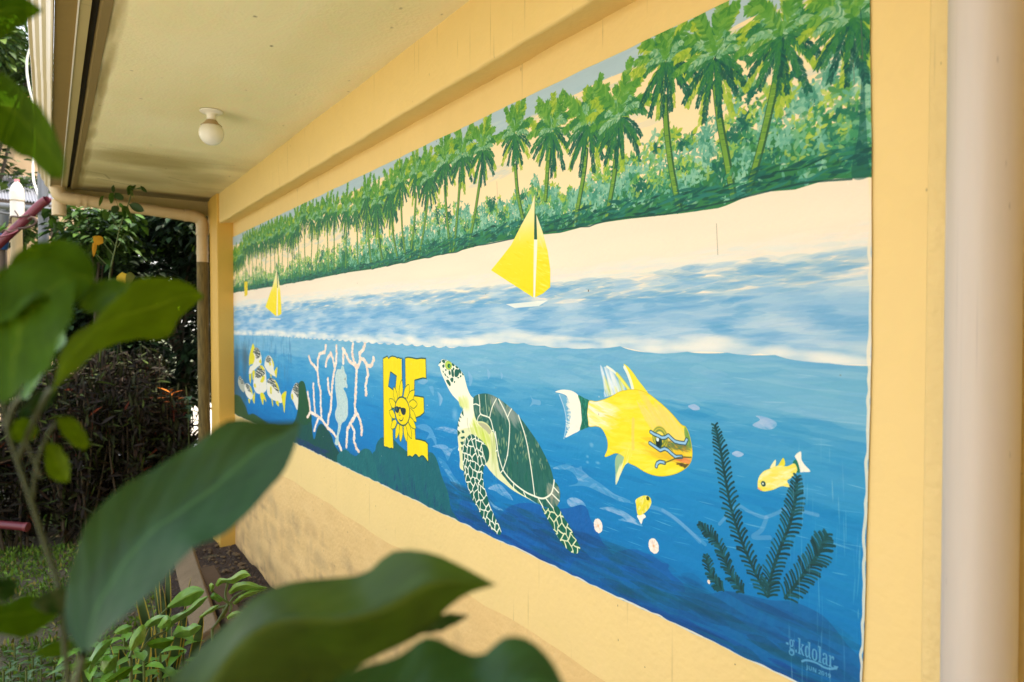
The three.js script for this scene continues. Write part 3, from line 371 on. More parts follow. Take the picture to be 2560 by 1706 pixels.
  const flip = [3510,1067,3529,1053,3551,1042,3577,1041,3603,1048,3629,1056,3649,1066,3664,1080,3666,1096,3659,1113,3641,1128,3631,1150,3629,1177,3636,1200,3654,1229,3664,1248,3679,1266,3698,1285,3717,1302,3734,1313,3738,1327,3727,1340,3688,1335,3644,1319,3613,1300,3587,1278,3561,1262,3542,1241,3526,1221,3509,1197,3501,1170,3495,1134,3496,1097];
  fill(flip, DG); net(flip, 27, CR, 4.4); fill([3621,1068,3649,1066,3665,1080,3667,1096,3660,1113,3644,1123,3629,1093], DG); line([3618,1069,3631,1096,3648,1124], CR, 4); 
  const rear = [3952,1203,3971,1222,3998,1244,4021,1264,4047,1282,4075,1293,4100,1295,4117,1288,4125,1272,4117,1263,4100,1246,4079,1224,4057,1209,4039,1192,4024,1182,4006,1189,3975,1199];
  fill(rear, '#10604a'); net(rear, 27, '#d9dfb4', 4);
  const shell = [3568,919,3578,910,3603,902,3640,896,3677,897,3716,904,3754,915,3794,929,3823,942,3862,965,3897,989,3935,1017,3967,1048,3992,1077,4006,1105,4009,1113,4026,1121,4037,1140,4035,1163,4021,1183,3990,1195,3948,1196,3886,1188,3844,1182,3800,1170,3764,1154,3731,1135,3718,1106,3710,1076,3706,1050,3695,1020,3680,1013,3664,1000,3644,993,3620,992,3595,992,3582,984,3571,963,3567,941];
  fill(shell, '#22625a');
  clip(shell, () => {
    const [x0, y0, x1, y1] = bb(shell);
    for (let i = 0; i < 420; i++) { const x = rr(x0, x1), y = rr(y0, y1), t = (y - y0) / (y1 - y0); dab(x, y, rr(20, 70), rr(6, 18), rr(1.2, 1.8), t < 0.25 ? pick(['#4f7468', '#3f6a60', '#6b8576', '#2f6258']) : pick(['#185a50', '#12604e', '#1f5f58', '#0f544c', '#2a6a5a']), rr(0.3, 0.6)); }
    for (let i = 0; i < 420; i++) { const x = rr(x0, x1), y = rr(y0, y1); if (fbm(x * 0.012, y * 0.012, 50, 3) > -0.03) dab(x + rr(-8, 8), y + rr(-8, 8), rr(8, 26), rr(4, 9), rr(1, 2), pick(['#b3b985', '#93a878', '#c4c89a', '#7f9a78', '#a9a47a']), rr(0.25, 0.65)); }
    for (let i = 0; i < 60; i++) { const q = [3677,896,3836,955]; const t = R(); dab(q[0] + (q[2] - q[0]) * t, q[1] + (q[3] - q[1]) * t + rr(-14, 30), rr(30, 80), rr(8, 18), 0.9, '#8f9c94', 0.28); }
    for (let i = 0; i < 70; i++) { const q = [3979,1128,4037,1181]; dab(rr(q[0], q[2]), rr(q[1], q[3]), rr(20, 50), rr(6, 14), rr(0, 2), pick(['#8b9a88', '#6f8478', '#a39a8a', '#4f7064']), 0.35); }
  });
  const wl = (p, w = 4.2) => line(p, CR, w);
  wl([3603,904,3609,937,3615,966,3669,974,3692,1010,3710,1043,3721,1088], 5); wl([3569,939,3586,936,3609,940]); wl([3615,966,3599,978,3594,991]); line([3644,900,3646,924,3656,971], '#a9c4a8', 3); wl([3710,907,3684,938,3669,974]); wl([3723,907,3750,933,3774,960,3785,981,3782,1023,3774,1079], 4.6); wl([3796,931,3785,943,3774,959]); wl([3680,1013,3694,1010]); wl([3706,1076,3716,1070]);
  wl([3703,1014,3713,1052,3722,1084,3748,1127,3791,1152,3836,1166,3878,1174,3919,1176,3948,1176,3971,1169,3998,1150,4008,1123,4010,1111], 5.5); wl([3785,1003,3780,1045,3769,1087,3748,1127], 4.6); wl([3833,947,3872,1012,3898,1093,3917,1176], 5);
  for (const p of [[3708,1075,3717,1069], [3748,1128,3736,1138], [3807,1162,3807,1175], [3861,1176,3873,1188], [3936,1180,3957,1199], [3971,1171,4006,1191], [4000,1152,4033,1165], [4009,1132,4030,1142]]) wl(p, 4.4);
  fill([3599,997,3624,993,3646,995,3664,1002,3678,1014,3668,1026,3648,1017,3620,1008], '#b3b38e'); line([3595,995,3620,992,3644,994,3664,1001,3680,1013], '#d6da9e', 5);

  // --- the big yellow fish
  fill([4221,857,4219,837,4214,815,4206,791,4204,777,4214,781,4230,779,4253,789,4278,805,4297,818,4310,832,4278,841], '#7fb3d8', 0.45);
  clip([4221,857,4219,837,4214,815,4206,791,4204,777,4214,781,4230,779,4253,789,4278,805,4297,818,4310,832,4278,841], () => { for (let i = 0; i < 120; i++) { const q = [4227,781,4303,835], t = R(); dab(q[0] + (q[2] - q[0]) * t + rr(-60, 20), q[1] + (q[3] - q[1]) * t + rr(-10, 60), rr(30, 90), rr(4, 10), 1.1, t > 0.5 && R() < 0.6 ? pick(['#e8e24a', '#f0ecb0']) : pick(['#e6ecef', '#c6dbe8', '#dfe6e8']), 0.4); } });
  line([4221,857,4219,837,4214,815,4206,791,4204,777], '#a9cbe2', 3, 0.7); line([4229,779,4253,789,4278,805,4310,832], '#eef0d8', 6, 0.9); line([4266,796,4287,812,4310,832], '#e6dc30', 10, 0.7);
  fill([4290,770,4303,774,4321,787,4342,807,4362,824,4372,835,4339,831,4323,831,4315,813,4303,788], '#e8de38'); line([4293,777,4304,791,4315,811,4323,831], '#f2efda', 9, 0.9);
  fill([4115,862,4088,852,4058,851,4035,854,4015,861,4042,863,4065,868,4077,884,4079,900,4084,917,4079,936,4081,948,4073,963,4060,983,4092,970,4123,954,4130,930,4128,907,4125,884], '#f0ebdc'); line([4033,867,4054,901,4064,933,4061,962,4054,987], '#b9d4e6', 3.5, 0.8); fill([4035,866,4065,870,4077,886,4080,917,4077,951,4060,983,4064,933,4054,901], '#c4d8e2', 0.3);
  for (let i = 0; i < 50; i++) { const q = [4079,870,4079,974]; dab(q[0] + rr(-10, 6), rr(q[1], q[3]), rr(10, 24), rr(3, 6), rr(-0.3, 0.5), '#f0ebdc', 0.6); }
  fill([4115,862,4139,867,4161,873,4155,893,4153,909,4157,927,4161,940,4143,948,4123,954,4130,930,4128,907,4125,884], '#0f6a58'); clip([4115,862,4139,867,4161,873,4155,893,4153,909,4157,927,4161,940,4143,948,4123,954,4130,930,4128,907,4125,884], () => { const [a, b, e, f] = bb([4115,862,4161,950]); for (let i = 0; i < 120; i++) dab(rr(a, e), rr(b, f), rr(6, 20), rr(2, 4), 1.5, pick(['#2f9a80', '#0a4f44', '#4fae94']), 0.4); });
  const bigF = [4161,873,4187,872,4218,864,4247,853,4278,839,4309,832,4339,830,4371,835,4396,846,4423,860,4450,877,4476,897,4489,901,4499,916,4505,933,4509,958,4504,978,4487,996,4459,1012,4422,1024,4391,1027,4363,1024,4334,1016,4307,1011,4288,998,4263,995,4241,1004,4222,1010,4231,992,4233,974,4225,955,4208,939,4188,936,4161,940,4157,927,4153,909,4155,893];
  fill(bigF, '#efdc26');
  clip(bigF, () => {
    const [x0, y0, x1, y1] = bb(bigF);
    for (let i = 0; i < 130; i++) { const q = [4156,872,4228,934]; const t = R(); dab(q[0] + (q[2] - q[0]) * t * t, rr(q[1], q[3]), rr(60, 150), rr(12, 34), rr(-0.1, 0.1), pick(['#f4ecd0', '#f1e8b8', '#f3ead0']), 0.5 * (1 - t * 0.7)); }
    for (let i = 0; i < 300; i++) { const x = rr(x0, x1), y = rr(y0, y1), t = (x - x0) / (x1 - x0), n = fbm(x * 0.008, y * 0.008, 60, 3); dab(x, y, rr(30, 110), rr(4, 14), 0.3 - t * 0.8 + rr(-0.15, 0.15), n > 0.1 ? pick(['#e2cc12', '#e8d210']) : pick(['#f2e23c', '#f4e85a', '#ecd81c', '#efe06a']), rr(0.15, 0.45)); }
    for (let i = 0; i < 60; i++) { const q = [4382,843,4484,909], t = R(); dab(q[0] + (q[2] - q[0]) * t + rr(-40, 10), q[1] + (q[3] - q[1]) * t + rr(0, 40), rr(50, 110), rr(8, 22), 0.85, pick(['#efd070', '#f0d98a', '#eed45a']), 0.4); }
    for (let i = 0; i < 80; i++) { const q = [4377,943,4502,984]; dab(rr(q[0], q[2]), rr(q[1], q[3]), rr(30, 80), rr(5, 14), rr(-0.2, 0.5), pick(['#e3b81e', '#dfae24', '#e8c628']), 0.3); }
    for (let i = 0; i < 160; i++) { const q = [4421,939,4501,955]; dab(rr(q[0], q[2]), rr(q[1], q[3]), rr(8, 34), rr(1.5, 4), rr(-0.4, 0.7), pick(['#7a7a2a', '#5a7a48', '#8a6a2a', '#a8742a', '#3f7a58']), rr(0.2, 0.6)); }
    for (let i = 0; i < 50; i++) { const q = [4491,904,4511,940]; dab(rr(q[0], q[2]), rr(q[1], q[3]), rr(20, 50), rr(5, 10), 1.3, pick(['#6a9a48', '#8aa23c', '#3f8a5a']), 0.4); }
    for (let i = 0; i < 60; i++) { const q = [4469,973,4507,980]; dab(rr(q[0], q[2]), rr(q[1], q[3]), rr(15, 50), rr(4, 10), rr(-0.2, 0.2), pick(['#d9803a', '#e08a4a', '#cf6f3a', '#e8a05a']), 0.55); }
    for (let i = 0; i < 90; i++) { const q = [4464,986,4502,992], t = R(); dab(rr(q[0] + 30 * t, q[2]), q[1] + (q[3] - q[1]) * t, rr(8, 26), rr(2, 5), rr(-0.4, 0.1), pick(['#4a4a24', '#5a4a20', '#3a3a22', '#7a5a24']), 0.6); }
    line([4324,903,4323,940,4324,973], '#f0cf5e', 10, 0.8);
  });
  loop(bigF, '#d6bc1e', 1.5);
  fill([4320,975,4301,981,4279,991,4265,1002,4260,1018,4262,1046,4264,1075,4279,1048,4295,1021,4307,1011,4319,993], '#efe06a', 0.55); clip([4320,975,4301,981,4279,991,4265,1002,4260,1018,4262,1046,4264,1075,4279,1048,4295,1021,4307,1011,4319,993], () => { const q = [4260,985,4321,1064]; for (let i = 0; i < 110; i++) { const t = R(); dab(q[0] + (q[2] - q[0]) * (0.95 - t * 0.8) + rr(-12, 12), q[1] + (q[3] - q[1]) * t, rr(20, 60), rr(3, 8), 1.9, t > 0.45 ? pick(['#e9e6b8', '#d6e0c0', '#efe9a0']) : pick(['#efe24a', '#f2e88a', '#ecd832']), 0.5); } });
  for (const [s, c, w] of [[1.75, '#d9c840', 3], [1.5, '#6f8a34', 6], [1.3, '#d8c63a', 5], [1.12, '#5c8238', 5]]) for (const [x, y, a, b] of [[4412,941,14,16]]) { g.strokeStyle = c; g.globalAlpha = 0.75; g.lineWidth = w; g.beginPath(); g.ellipse(x, y - 6, a * s, b * s * 0.92, 0, 0, 7); g.stroke(); g.globalAlpha = 1; }
  for (const [x, y, a, b] of [[4409,947,10,15]]) { g.fillStyle = '#0f4038'; g.beginPath(); g.ellipse(x, y, a, b, 0, 0, 7); g.fill(); g.fillStyle = '#07231f'; g.beginPath(); g.ellipse(x - 2, y, a * 0.6, b * 0.75, 0, 0, 7); g.fill(); g.fillStyle = '#d6e6e6'; g.beginPath(); g.ellipse(x - a * 0.4, y - b * 0.4, 4.5, 5, 0, 0, 7); g.fill(); }
  for (const x of [1290, 1310, 1330]) for (const s of [0]) line([...[4421,933], ...[4424,944], ...[4421,957]].map((q, i) => q + (i % 2 ? s : (x - 1290) * 0.3)), '#8a8a2c', 2.5, 0.8);
  for (const p of [[4383,926,4394,930,4407,932,4418,935,4429,933,4438,927,4448,933,4458,938,4471,939,4488,938,4493,929], [4380,953,4391,957,4405,962,4413,965,4427,959,4437,961,4448,967,4461,973,4478,970], [4401,1005,4404,997,4413,992,4427,992]]) { line(p, '#1f4a5c', 10, 1, false); line(p, '#8fbfe0', 5.5, 1, false); }
  line([4427,992,4443,985,4464,975,4481,970,4506,967], '#5a5a2a', 3, 0.9);

  // --- small fishes, sand dollars
  fill([4760,923,4772,913,4774,928,4781,937,4792,947,4778,951,4770,951,4764,931], '#eeead8'); fill([4756,936,4764,931,4771,951,4762,953], '#14705c'); fill([4706,955,4718,937,4717,952], '#eee8b0'); fill([4716,952,4724,947,4735,931,4738,946], '#e2d83a');
  const sf1 = [4679,1001,4679,983,4689,967,4708,956,4724,948,4743,946,4759,938,4765,951,4753,966,4744,974,4750,985,4732,987,4712,998,4692,1005]; fill(sf1, '#ece06e'); clip(sf1, () => { const [a, b, e, f] = bb(sf1); for (let i = 0; i < 80; i++) dab(rr(a, e), rr(b, f), rr(14, 40), rr(3, 9), rr(-0.6, 0.2), pick(['#f1ecb4', '#e6d83c', '#f3efc8', '#eade58']), 0.4); }); for (const [x, y] of [[4691,990,3,3]]) { g.fillStyle = '#1c4a48'; g.beginPath(); g.arc(x, y, 5.5, 0, 7); g.fill(); g.fillStyle = '#dfe8d8'; g.beginPath(); g.arc(x - 1, y, 2, 0, 7); g.fill(); } line([4679,1001,4686,1004], '#e8a060', 3);
  fill([4339,1135,4360,1127,4368,1132,4359,1140,4353,1153,4344,1144], '#eeead8'); const sf2 = [4334,1098,4358,1083,4378,1081,4386,1092,4379,1108,4363,1124,4347,1133,4339,1130,4335,1110]; fill(sf2, '#e6d93c'); clip(sf2, () => { const [a, b, e, f] = bb(sf2); for (let i = 0; i < 40; i++) dab(rr(a, e), rr(b, f), rr(10, 30), rr(3, 8), 2, pick(['#eee68a', '#d6c628', '#f0ecb0']), 0.5); }); for (const [x, y] of [[4374,1086,3,2]]) { g.fillStyle = '#3a4a20'; g.beginPath(); g.arc(x, y, 5, 0, 7); g.fill(); }
  for (const [x, y, a, b] of [[4197,1195,17,19],[4394,1195,17,18],[4557,1229,4,5]]) { g.fillStyle = '#efe3d6'; g.beginPath(); for (let i = 0; i < 40; i++) { const q = i / 40 * 6.283, k = 1 + rr(-0.05, 0.05); g.lineTo(x + Math.cos(q) * a * k, y + Math.sin(q) * b * k); } g.fill(); for (let i = 0; i < 14; i++) { const q = rr(0, 6.28); dab(x + Math.cos(q) * a * 0.55, y + Math.sin(q) * b * 0.55, a * 0.7, 3, q, pick(['#dcc8b8', '#f6ede2', '#d9bfae']), 0.6); } sf(x, y, a * 0.3, b * 0.3, 214, 150, 90, 0.8); g.globalAlpha = 1; }

  // --- seaweed
  const weed = (p, L, n) => {
    const c = '#0d4146'; line(p, c, 6.5); const m = p.length / 2;
    for (let i = 0; i <= n; i++) { const t = i / n * (m - 1), k = Math.min(m - 2, Math.floor(t)), f = t - k, x = p[k * 2] + (p[k * 2 + 2] - p[k * 2]) * f, y = p[k * 2 + 1] + (p[k * 2 + 3] - p[k * 2 + 1]) * f, an = Math.atan2(p[k * 2 + 1] - p[k * 2 + 3], p[k * 2] - p[k * 2 + 2]), l = L * Math.min(1, 0.35 + i / n * 3) * rr(0.85, 1.1); for (const s of [-1, 1]) { const b = an + s * rr(0.75, 0.95); line([x, y, x + Math.cos(b) * l * 0.6, y + Math.sin(b) * l * 0.6, x + Math.cos(b + s * 0.1) * l, y + Math.sin(b + s * 0.1) * l], pick([c, '#0f484e', '#0b3a40', '#14545c']), rr(3.6, 5)); } }
  };
  weed([4571,889,4585,935,4598,994,4614,1056,4637,1111,4668,1165,4702,1213], 25, 38); weed([4765,964,4761,1009,4750,1057,4729,1112,4710,1171,4704,1212], 25, 30); weed([4826,1058,4808,1100,4780,1146,4742,1203], 27, 24); weed([4530,1111,4558,1123,4582,1140,4601,1173,4620,1202,4645,1223], 19, 26); weed([4549,1175,4561,1209,4578,1227,4595,1235], 17, 16);

  // --- signature
  const S = '#4f93bd', s0 = [4744,1286,4843,1284,4779,1312]; g.globalAlpha = 0.95;
  const word = (txt, x, y, w, h, font) => { g.save(); g.translate(x, y); g.font = font; const q = g.measureText(txt).width; g.scale(w / q, h); g.fillStyle = S; g.fillText(txt, 0, 0); g.restore(); };
  { const a = [4744,1289,4755,1300,4787,1297,4812,1298,4843,1287]; g.save(); const x0 = a[0], x1 = a[8], y = (a[1] + a[3] + a[5] + a[9]) / 4; const sl = (a[9] - a[1]) / (x1 - x0); g.transform(1, sl * 0.8, 0, 1, x0, a[1] + 12); word('-g.kdolar', 0, 0, x1 - x0, 1, 'bold 40px serif'); g.restore(); }
  { const a = [4788,1319,4837,1316]; g.save(); g.transform(1, (a[3] - a[1]) / (a[2] - a[0]) * 0.9, 0, 1, a[0], a[1] + 4); word('JUN 2019', 0, 0, a[2] - a[0], 1, 'bold 11px sans-serif'); g.restore(); }
  line([4779,1312,4786,1307,4797,1304,4811,1303,4823,1305,4835,1303,4846,1297], S, 4); fill([4840,1294,4851,1292,4847,1301,4846,1298], S, 1, false);
  // --- wear: fine cracks, chips, a pale outline where the painter stopped
  g.globalAlpha = 1;
  for (const p of [[4879,144,4881,182,4883,212], [4865,207,4867,227,4868,250], [3713,220,3716,268,3715,324], [4571,458,4573,493,4575,524]]) line(p, '#6a6a5c', 1.6, 0.6);
  for (let i = 0; i < 130; i++) { g.fillStyle = pick(['#4a4036', '#6a5a44', '#f2ead8']); g.globalAlpha = rr(0.3, 0.8); g.beginPath(); g.ellipse(rr(0, MW), rr(0, MH), rr(0.8, 2.6), rr(0.8, 3.4), 0, 0, 7); g.fill(); }
  for (let i = 0; i < 55; i++) dab(MW - rr(3, 150), rr(880, MH), rr(20, 90), rr(1, 3), Math.PI / 2 + rr(-0.06, 0.06), pick(['#8fb9d6', '#5f9ccb', '#b9d0dc']), rr(0.1, 0.35));
  { const pts = []; for (let u = -10; u < MW + 10; u += 25) pts.push(u, MH - 1 + rr(-2, 2)); line(pts, '#e9e4cf', 5, 0.9); const q = []; for (let v = 480; v < MH; v += 18) q.push(MW - 2 + rr(-2.5, 1.5), v); line(q, '#eadfc6', 5, 0.85); }
  g.globalAlpha = 1;
}
const muralMaterials = [0, 1, 2].map((i) => {
  const c = document.createElement('canvas'), w = MW / 3; c.width = 2048; c.height = 1706; const g = c.getContext('2d'), s = 2048 / w;
  g.setTransform(s, 0, 0, 1706 / MH, -i * 2048, 0); paintMural(g);
  const t = new THREE.CanvasTexture(c); t.colorSpace = THREE.SRGBColorSpace; t.anisotropy = 8;
  return new THREE.MeshPhysicalMaterial({ map: t, roughness: 0.6, specularIntensity: 0.45, bumpMap: rep(stucco, 1.9, 1.6), bumpScale: 0.002 });
});
function muralGeometry(x0, yTop, z) {
  const R = rng(5), nx = 180, ny = 60, pos = [], nor = [], uv = [], idx = [[], [], []];
  const jt = (k) => fbm(k * 3.1, 2.2, 1, 3) * 0.009;
  for (let s = 0; s < 3; s++) for (let j = 0; j <= ny; j++) for (let i = 0; i <= nx / 3; i++) {
    const u = (s * nx / 3 + i) / nx, v = j / ny; let x = u * MW / 1000, y = -v * MH / 1000;
    if (j === 0) y += jt(x * 2) * 0.6; if (j === ny) y += jt(x * 3 + 40);
    if (s === 2 && i === nx / 3) x += 0.012 * Math.sin(v * 3.0) - 0.004 + jt(y * 2 + 9) * 0.35;
    pos.push(x0 + x, yTop + y, z); nor.push(0, 0, 1); uv.push(Math.min(1, Math.max(0, u * 3 - s)), 1 - v);
  }
  const row = nx / 3 + 1, blk = row * (ny + 1);
  for (let s = 0; s < 3; s++) for (let j = 0; j < ny; j++) for (let i = 0; i < nx / 3; i++) { const a = s * blk + j * row + i, b = a + 1, c = a + row, d = c + 1; idx[s].push(a, c, b, b, c, d); }
  const g = new THREE.BufferGeometry(); g.setAttribute('position', new THREE.Float32BufferAttribute(pos, 3)); g.setAttribute('normal', new THREE.Float32BufferAttribute(nor, 3)); g.setAttribute('uv', new THREE.Float32BufferAttribute(uv, 2));
  g.setIndex([].concat(...idx)); let o = 0; idx.forEach((a, s) => { g.addGroup(o, a.length, s); o += a.length; }); return g;
}
// ------------------------------------------------------------------ the house: wall, beam, pillars, eave
const house = thing('house', 'yellow rendered house side with a long sea mural under a concrete beam and deep eave', 'house');
const wallG = merge([box(-5.81, 3.2, -0.3, 3.0, -0.2, 0, 0), box(-5.81, -5.61, -0.3, 3.0, -5, -0.2, 0), box(3.0, 3.2, -0.3, 3.0, -5, -0.2, 0), box(-5.61, 3.0, -0.3, 3.0, -5.2, -5, 0)]);
const wall = part('wall', wallG, M.wall, house);
part('mural', muralGeometry(-5.53, 2.374, 0.0035), muralMaterials, wall, 'painted sea mural with palms, boats, a turtle and a big yellow fish');
{ // rougher plaster band below the mural, its upper edge uneven
  const n = 160, h = 12, pos = [], idx = [];
  for (let i = 0; i <= n; i++) for (let j = 0; j <= h; j++) { const x = -5.53 + i / n * 5.05, top = 0.78 + fbm(x * 2.2, 7, 0, 3) * 0.03; const y = -0.2 + (top + 0.2) * (j / h); pos.push(x, y, j === h ? 0.0005 : 0.006 + fbm(x * 3, y * 3, 4, 3) * 0.006 + (j === 0 ? 0.02 : 0)); }
  for (let i = 0; i < n; i++) for (let j = 0; j < h; j++) { const a = i * (h + 1) + j, b = a + h + 1; idx.push(a, b, a + 1, b, b + 1, a + 1); }
  const g = new THREE.BufferGeometry(); g.setAttribute('position', new THREE.Float32BufferAttribute(pos, 3)); g.setIndex(idx); g.computeVertexNormals(); uvm(g); const q = g.attributes.uv; for (let i = 0; i < q.count; i++) q.setXY(i, (pos[i * 3] + 5.53) / 5.05, pos[i * 3 + 1] + 0.2); part('plinth', g, M.plinth, house);
}
part('wing_wall', box(0.5, 4.2, -0.3, 3.0, 0.3, 3.4, 0.01), M.wall, house);
const wobble = (g, a = 0.004, k = 3) => { g = mergeVertices(g, 1e-4); const p = g.attributes.position; for (let i = 0; i < p.count; i++) { const x = p.getX(i), y = p.getY(i), z = p.getZ(i); p.setXYZ(i, x, y + fbm(x * k, z * k, 3, 3) * a, z + fbm(x * k, y * k, 9, 3) * a); } g.computeVertexNormals(); return uvm(g); };
function longBox(x0, x1, y0, y1, z0, z1, n) { const g = new THREE.BoxGeometry(x1 - x0, y1 - y0, z1 - z0, n, 4, 3); g.translate((x0 + x1) / 2, (y0 + y1) / 2, (z0 + z1) / 2); return g; }
{
  // beam with slightly broken lower arris
  const bs = new THREE.Shape(); bs.moveTo(0, 2.482); bs.lineTo(0.088, 2.474); bs.quadraticCurveTo(0.1, 2.474, 0.1, 2.487); bs.lineTo(0.1, 2.72); bs.lineTo(0, 2.72); bs.closePath();
  let g = new THREE.ExtrudeGeometry(bs, { depth: 5.1, bevelEnabled: false, steps: 260, curveSegments: 4 });
  { const p = g.attributes.position; for (let i = 0; i < p.count; i++) { const zz = p.getZ(i), y = p.getY(i), x = p.getX(i); const low = y < 2.5 ? 1 : 0.3; p.setXYZ(i, x + (x > 0.05 ? fbm(zz * 5, y * 3, 2, 4) * 0.006 : 0), y + (y < 2.6 ? (fbm(zz * 6, x * 9, 7, 4) * 0.006 + fbm(zz * 1.1, 2, 3, 2) * 0.004) * low : 0), zz); } }
  g.rotateY(-Math.PI / 2); // x -> z, depth along -x
  g.computeBoundingBox(); g.translate(-0.45 - g.boundingBox.max.x, 0, -g.boundingBox.min.z); g.computeVertexNormals(); part('beam', uvm(g), M.wall, house);
}
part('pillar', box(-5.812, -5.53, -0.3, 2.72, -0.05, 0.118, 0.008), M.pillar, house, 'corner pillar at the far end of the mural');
part('pillar', box(-0.486, 0.2, -0.3, 2.72, -0.05, 0.12, 0.004), M.pillarNear, house, 'near pillar behind the white pipe');
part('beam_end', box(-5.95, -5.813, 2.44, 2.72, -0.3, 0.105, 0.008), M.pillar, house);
const ER = [-5.96, 3.4];
{ const g = wobble(longBox(ER[0], ER[1], 2.695, 2.705, -0.1, 1.0, 90), 0.006, 1.6), p = g.attributes.position, q = g.attributes.uv; for (let i = 0; i < p.count; i++) q.setXY(i, (p.getX(i) + 5.96) / 9.36, 1 - (p.getZ(i) + 0.1) / 1.1); part('soffit', g, M.soffit, house); }
part('roof', merge([box(-6.15, 3.5, 2.735, 2.86, -5.4, 1.06, 0.01)]), M.fascia, house);
{ // trim in two lengths, drip groove, fascia, box gutter with ogee face
  const prof = (pts, x0, x1, steps = 1) => { const s = new THREE.Shape(pts.map(([z, y]) => new THREE.Vector2(z, y))); const g = new THREE.ExtrudeGeometry(s, { depth: x1 - x0, bevelEnabled: false, steps }); g.rotateY(-Math.PI / 2); g.translate(x1, 0, 0); return uvm(g); };
  const J = -3.37, J2 = -3.42;
  part('trim', prof([[1.002, 2.688], [1.03, 2.684], [1.034, 2.70], [1.034, 2.735], [1.002, 2.735]], J + 0.004, 3.4), M.trim, house);
  part('trim', prof([[1.0, 2.690], [1.026, 2.687], [1.032, 2.70], [1.032, 2.735], [1.0, 2.735]], ER[0], J), M.trim, house);
  part('drip_groove', prof([[1.035, 2.712], [1.056, 2.712], [1.056, 2.734], [1.035, 2.734]], ER[0], 3.4), M.dark, house);
  part('fascia', merge([prof([[1.056, 2.69], [1.088, 2.69], [1.088, 2.735], [1.056, 2.735]], ER[0] - 0.05, J - 0.002), prof([[1.057, 2.688], [1.089, 2.688], [1.089, 2.735], [1.057, 2.735]], J + 0.001, 3.4)]), M.gutterBase.clone(), house).material = M.fascia;
  const gt = part('gutter', prof([[1.152, 2.684], [1.156, 2.679], [1.160, 2.684], [1.166, 2.700], [1.172, 2.712], [1.184, 2.722], [1.190, 2.735], [1.192, 2.752], [1.205, 2.764], [1.212, 2.778], [1.214, 2.80], [1.226, 2.806], [1.228, 2.82], [1.2, 2.82], [1.152, 2.70]], ER[0] - 0.1, J2), M.gutter, house);
  part('gutter', prof([[1.152, 2.6835], [1.156, 2.6775], [1.1615, 2.6835], [1.1675, 2.6995], [1.1735, 2.7115], [1.1855, 2.7215], [1.1915, 2.7345], [1.1935, 2.7515], [1.2065, 2.7635], [1.2135, 2.7775], [1.2155, 2.80], [1.2275, 2.8065], [1.2295, 2.822], [1.2, 2.822], [1.152, 2.70]], J2 - 0.02, 3.5), M.gutter, house);
  part('gutter_floor', merge([prof([[1.09, 2.692], [1.151, 2.692], [1.151, 2.70], [1.09, 2.70]], ER[0] - 0.1, J2), prof([[1.09, 2.6905], [1.151, 2.6905], [1.151, 2.6985], [1.09, 2.6985]], J2 + 0.002, 3.5)]), M.gutterBase, house);
  part('gutter_lip', prof([[1.0885, 2.683], [1.0925, 2.683], [1.0925, 2.692], [1.0885, 2.692]], ER[0] - 0.1, 3.5), M.white, house);
  part('end_fascia', merge([box(ER[0] - 0.03, ER[0] - 0.002, 2.585, 2.735, -0.3, 1.075, 0.004)]), M.fascia, house);
}

// ------------------------------------------------------------------ drain pipes
function ringed(t, mat, list) { for (const [a, b, r] of list) part('coupling', rod(a, b, r, r, 28), mat, t); }
{ // far pipe: from the gutter corner along the end of the eave, down past the pillar
  const t = thing('drain_pipe', 'cream drain pipe running under the eave end then mossy and dirty down the far corner', 'drain pipe');
  const X = -5.86, r = 0.043, A = [X, 2.612, 1.055], B = [X, 2.556, 0.225], R0 = 0.062;
  part('pipe', rod([A[0], A[1] - 0.002, A[2] - 0.06], [B[0], B[1], B[2]], r, r, 28), M.pvcOld, t);
  part('elbow', tube([[X, 2.72, 1.115], [X, 2.665, 1.113], [X, 2.628, 1.10], [X, 2.612, 1.055], [X, 2.608, 0.99]], 0.047, 24, 24), M.pvcOld, t);
  part('elbow', tube([[X, 2.562, 0.27], [X, 2.555, 0.215], [X, 2.535, 0.175], [X, 2.49, 0.162], [X, 2.42, 0.162]], 0.047, 24, 24), M.pvcOld, t);
  part('pipe', rod([X, 2.43, 0.162], [X, 2.2, 0.162], r, r, 28), M.pvcOld, t);
  part('pipe', rod([X, 2.2, 0.162], [X, 0.92, 0.162], r + 0.0012, r + 0.0012, 28, 1), M.pvcMoss, t, 'lower pipe stained brown and green');
  part('pipe', rod([X, 0.925, 0.162], [X, -0.1, 0.162], r + 0.0035, r + 0.0035, 28), M.pvcMoss, t, 'lower pipe stained brown and green');
  ringed(t, M.pvcOld, [[[X, 2.605, 0.995], [X, 2.6035, 0.975], 0.0495], [[X, 2.6025, 0.955], [X, 2.6005, 0.935], 0.0495], [[X, 2.562, 0.29], [X, 2.5605, 0.265], 0.0495], [[X, 2.43, 0.162], [X, 2.415, 0.162], 0.0495]]);
  part('bracket', merge([box(X + 0.03, -5.812, 2.262, 2.288, 0.15, 0.172, 0.003), (() => { const g = new THREE.CylinderGeometry(0.0462, 0.0462, 0.026, 28, 1, true); g.translate(X, 2.275, 0.162); return g; })()]), M.pvcOld, t);
  part('stub', rod([X - 0.04, 2.60, 1.105], [X - 0.04, 2.49, 1.105], 0.045, 0.045, 24), M.pvcOld, t);
}
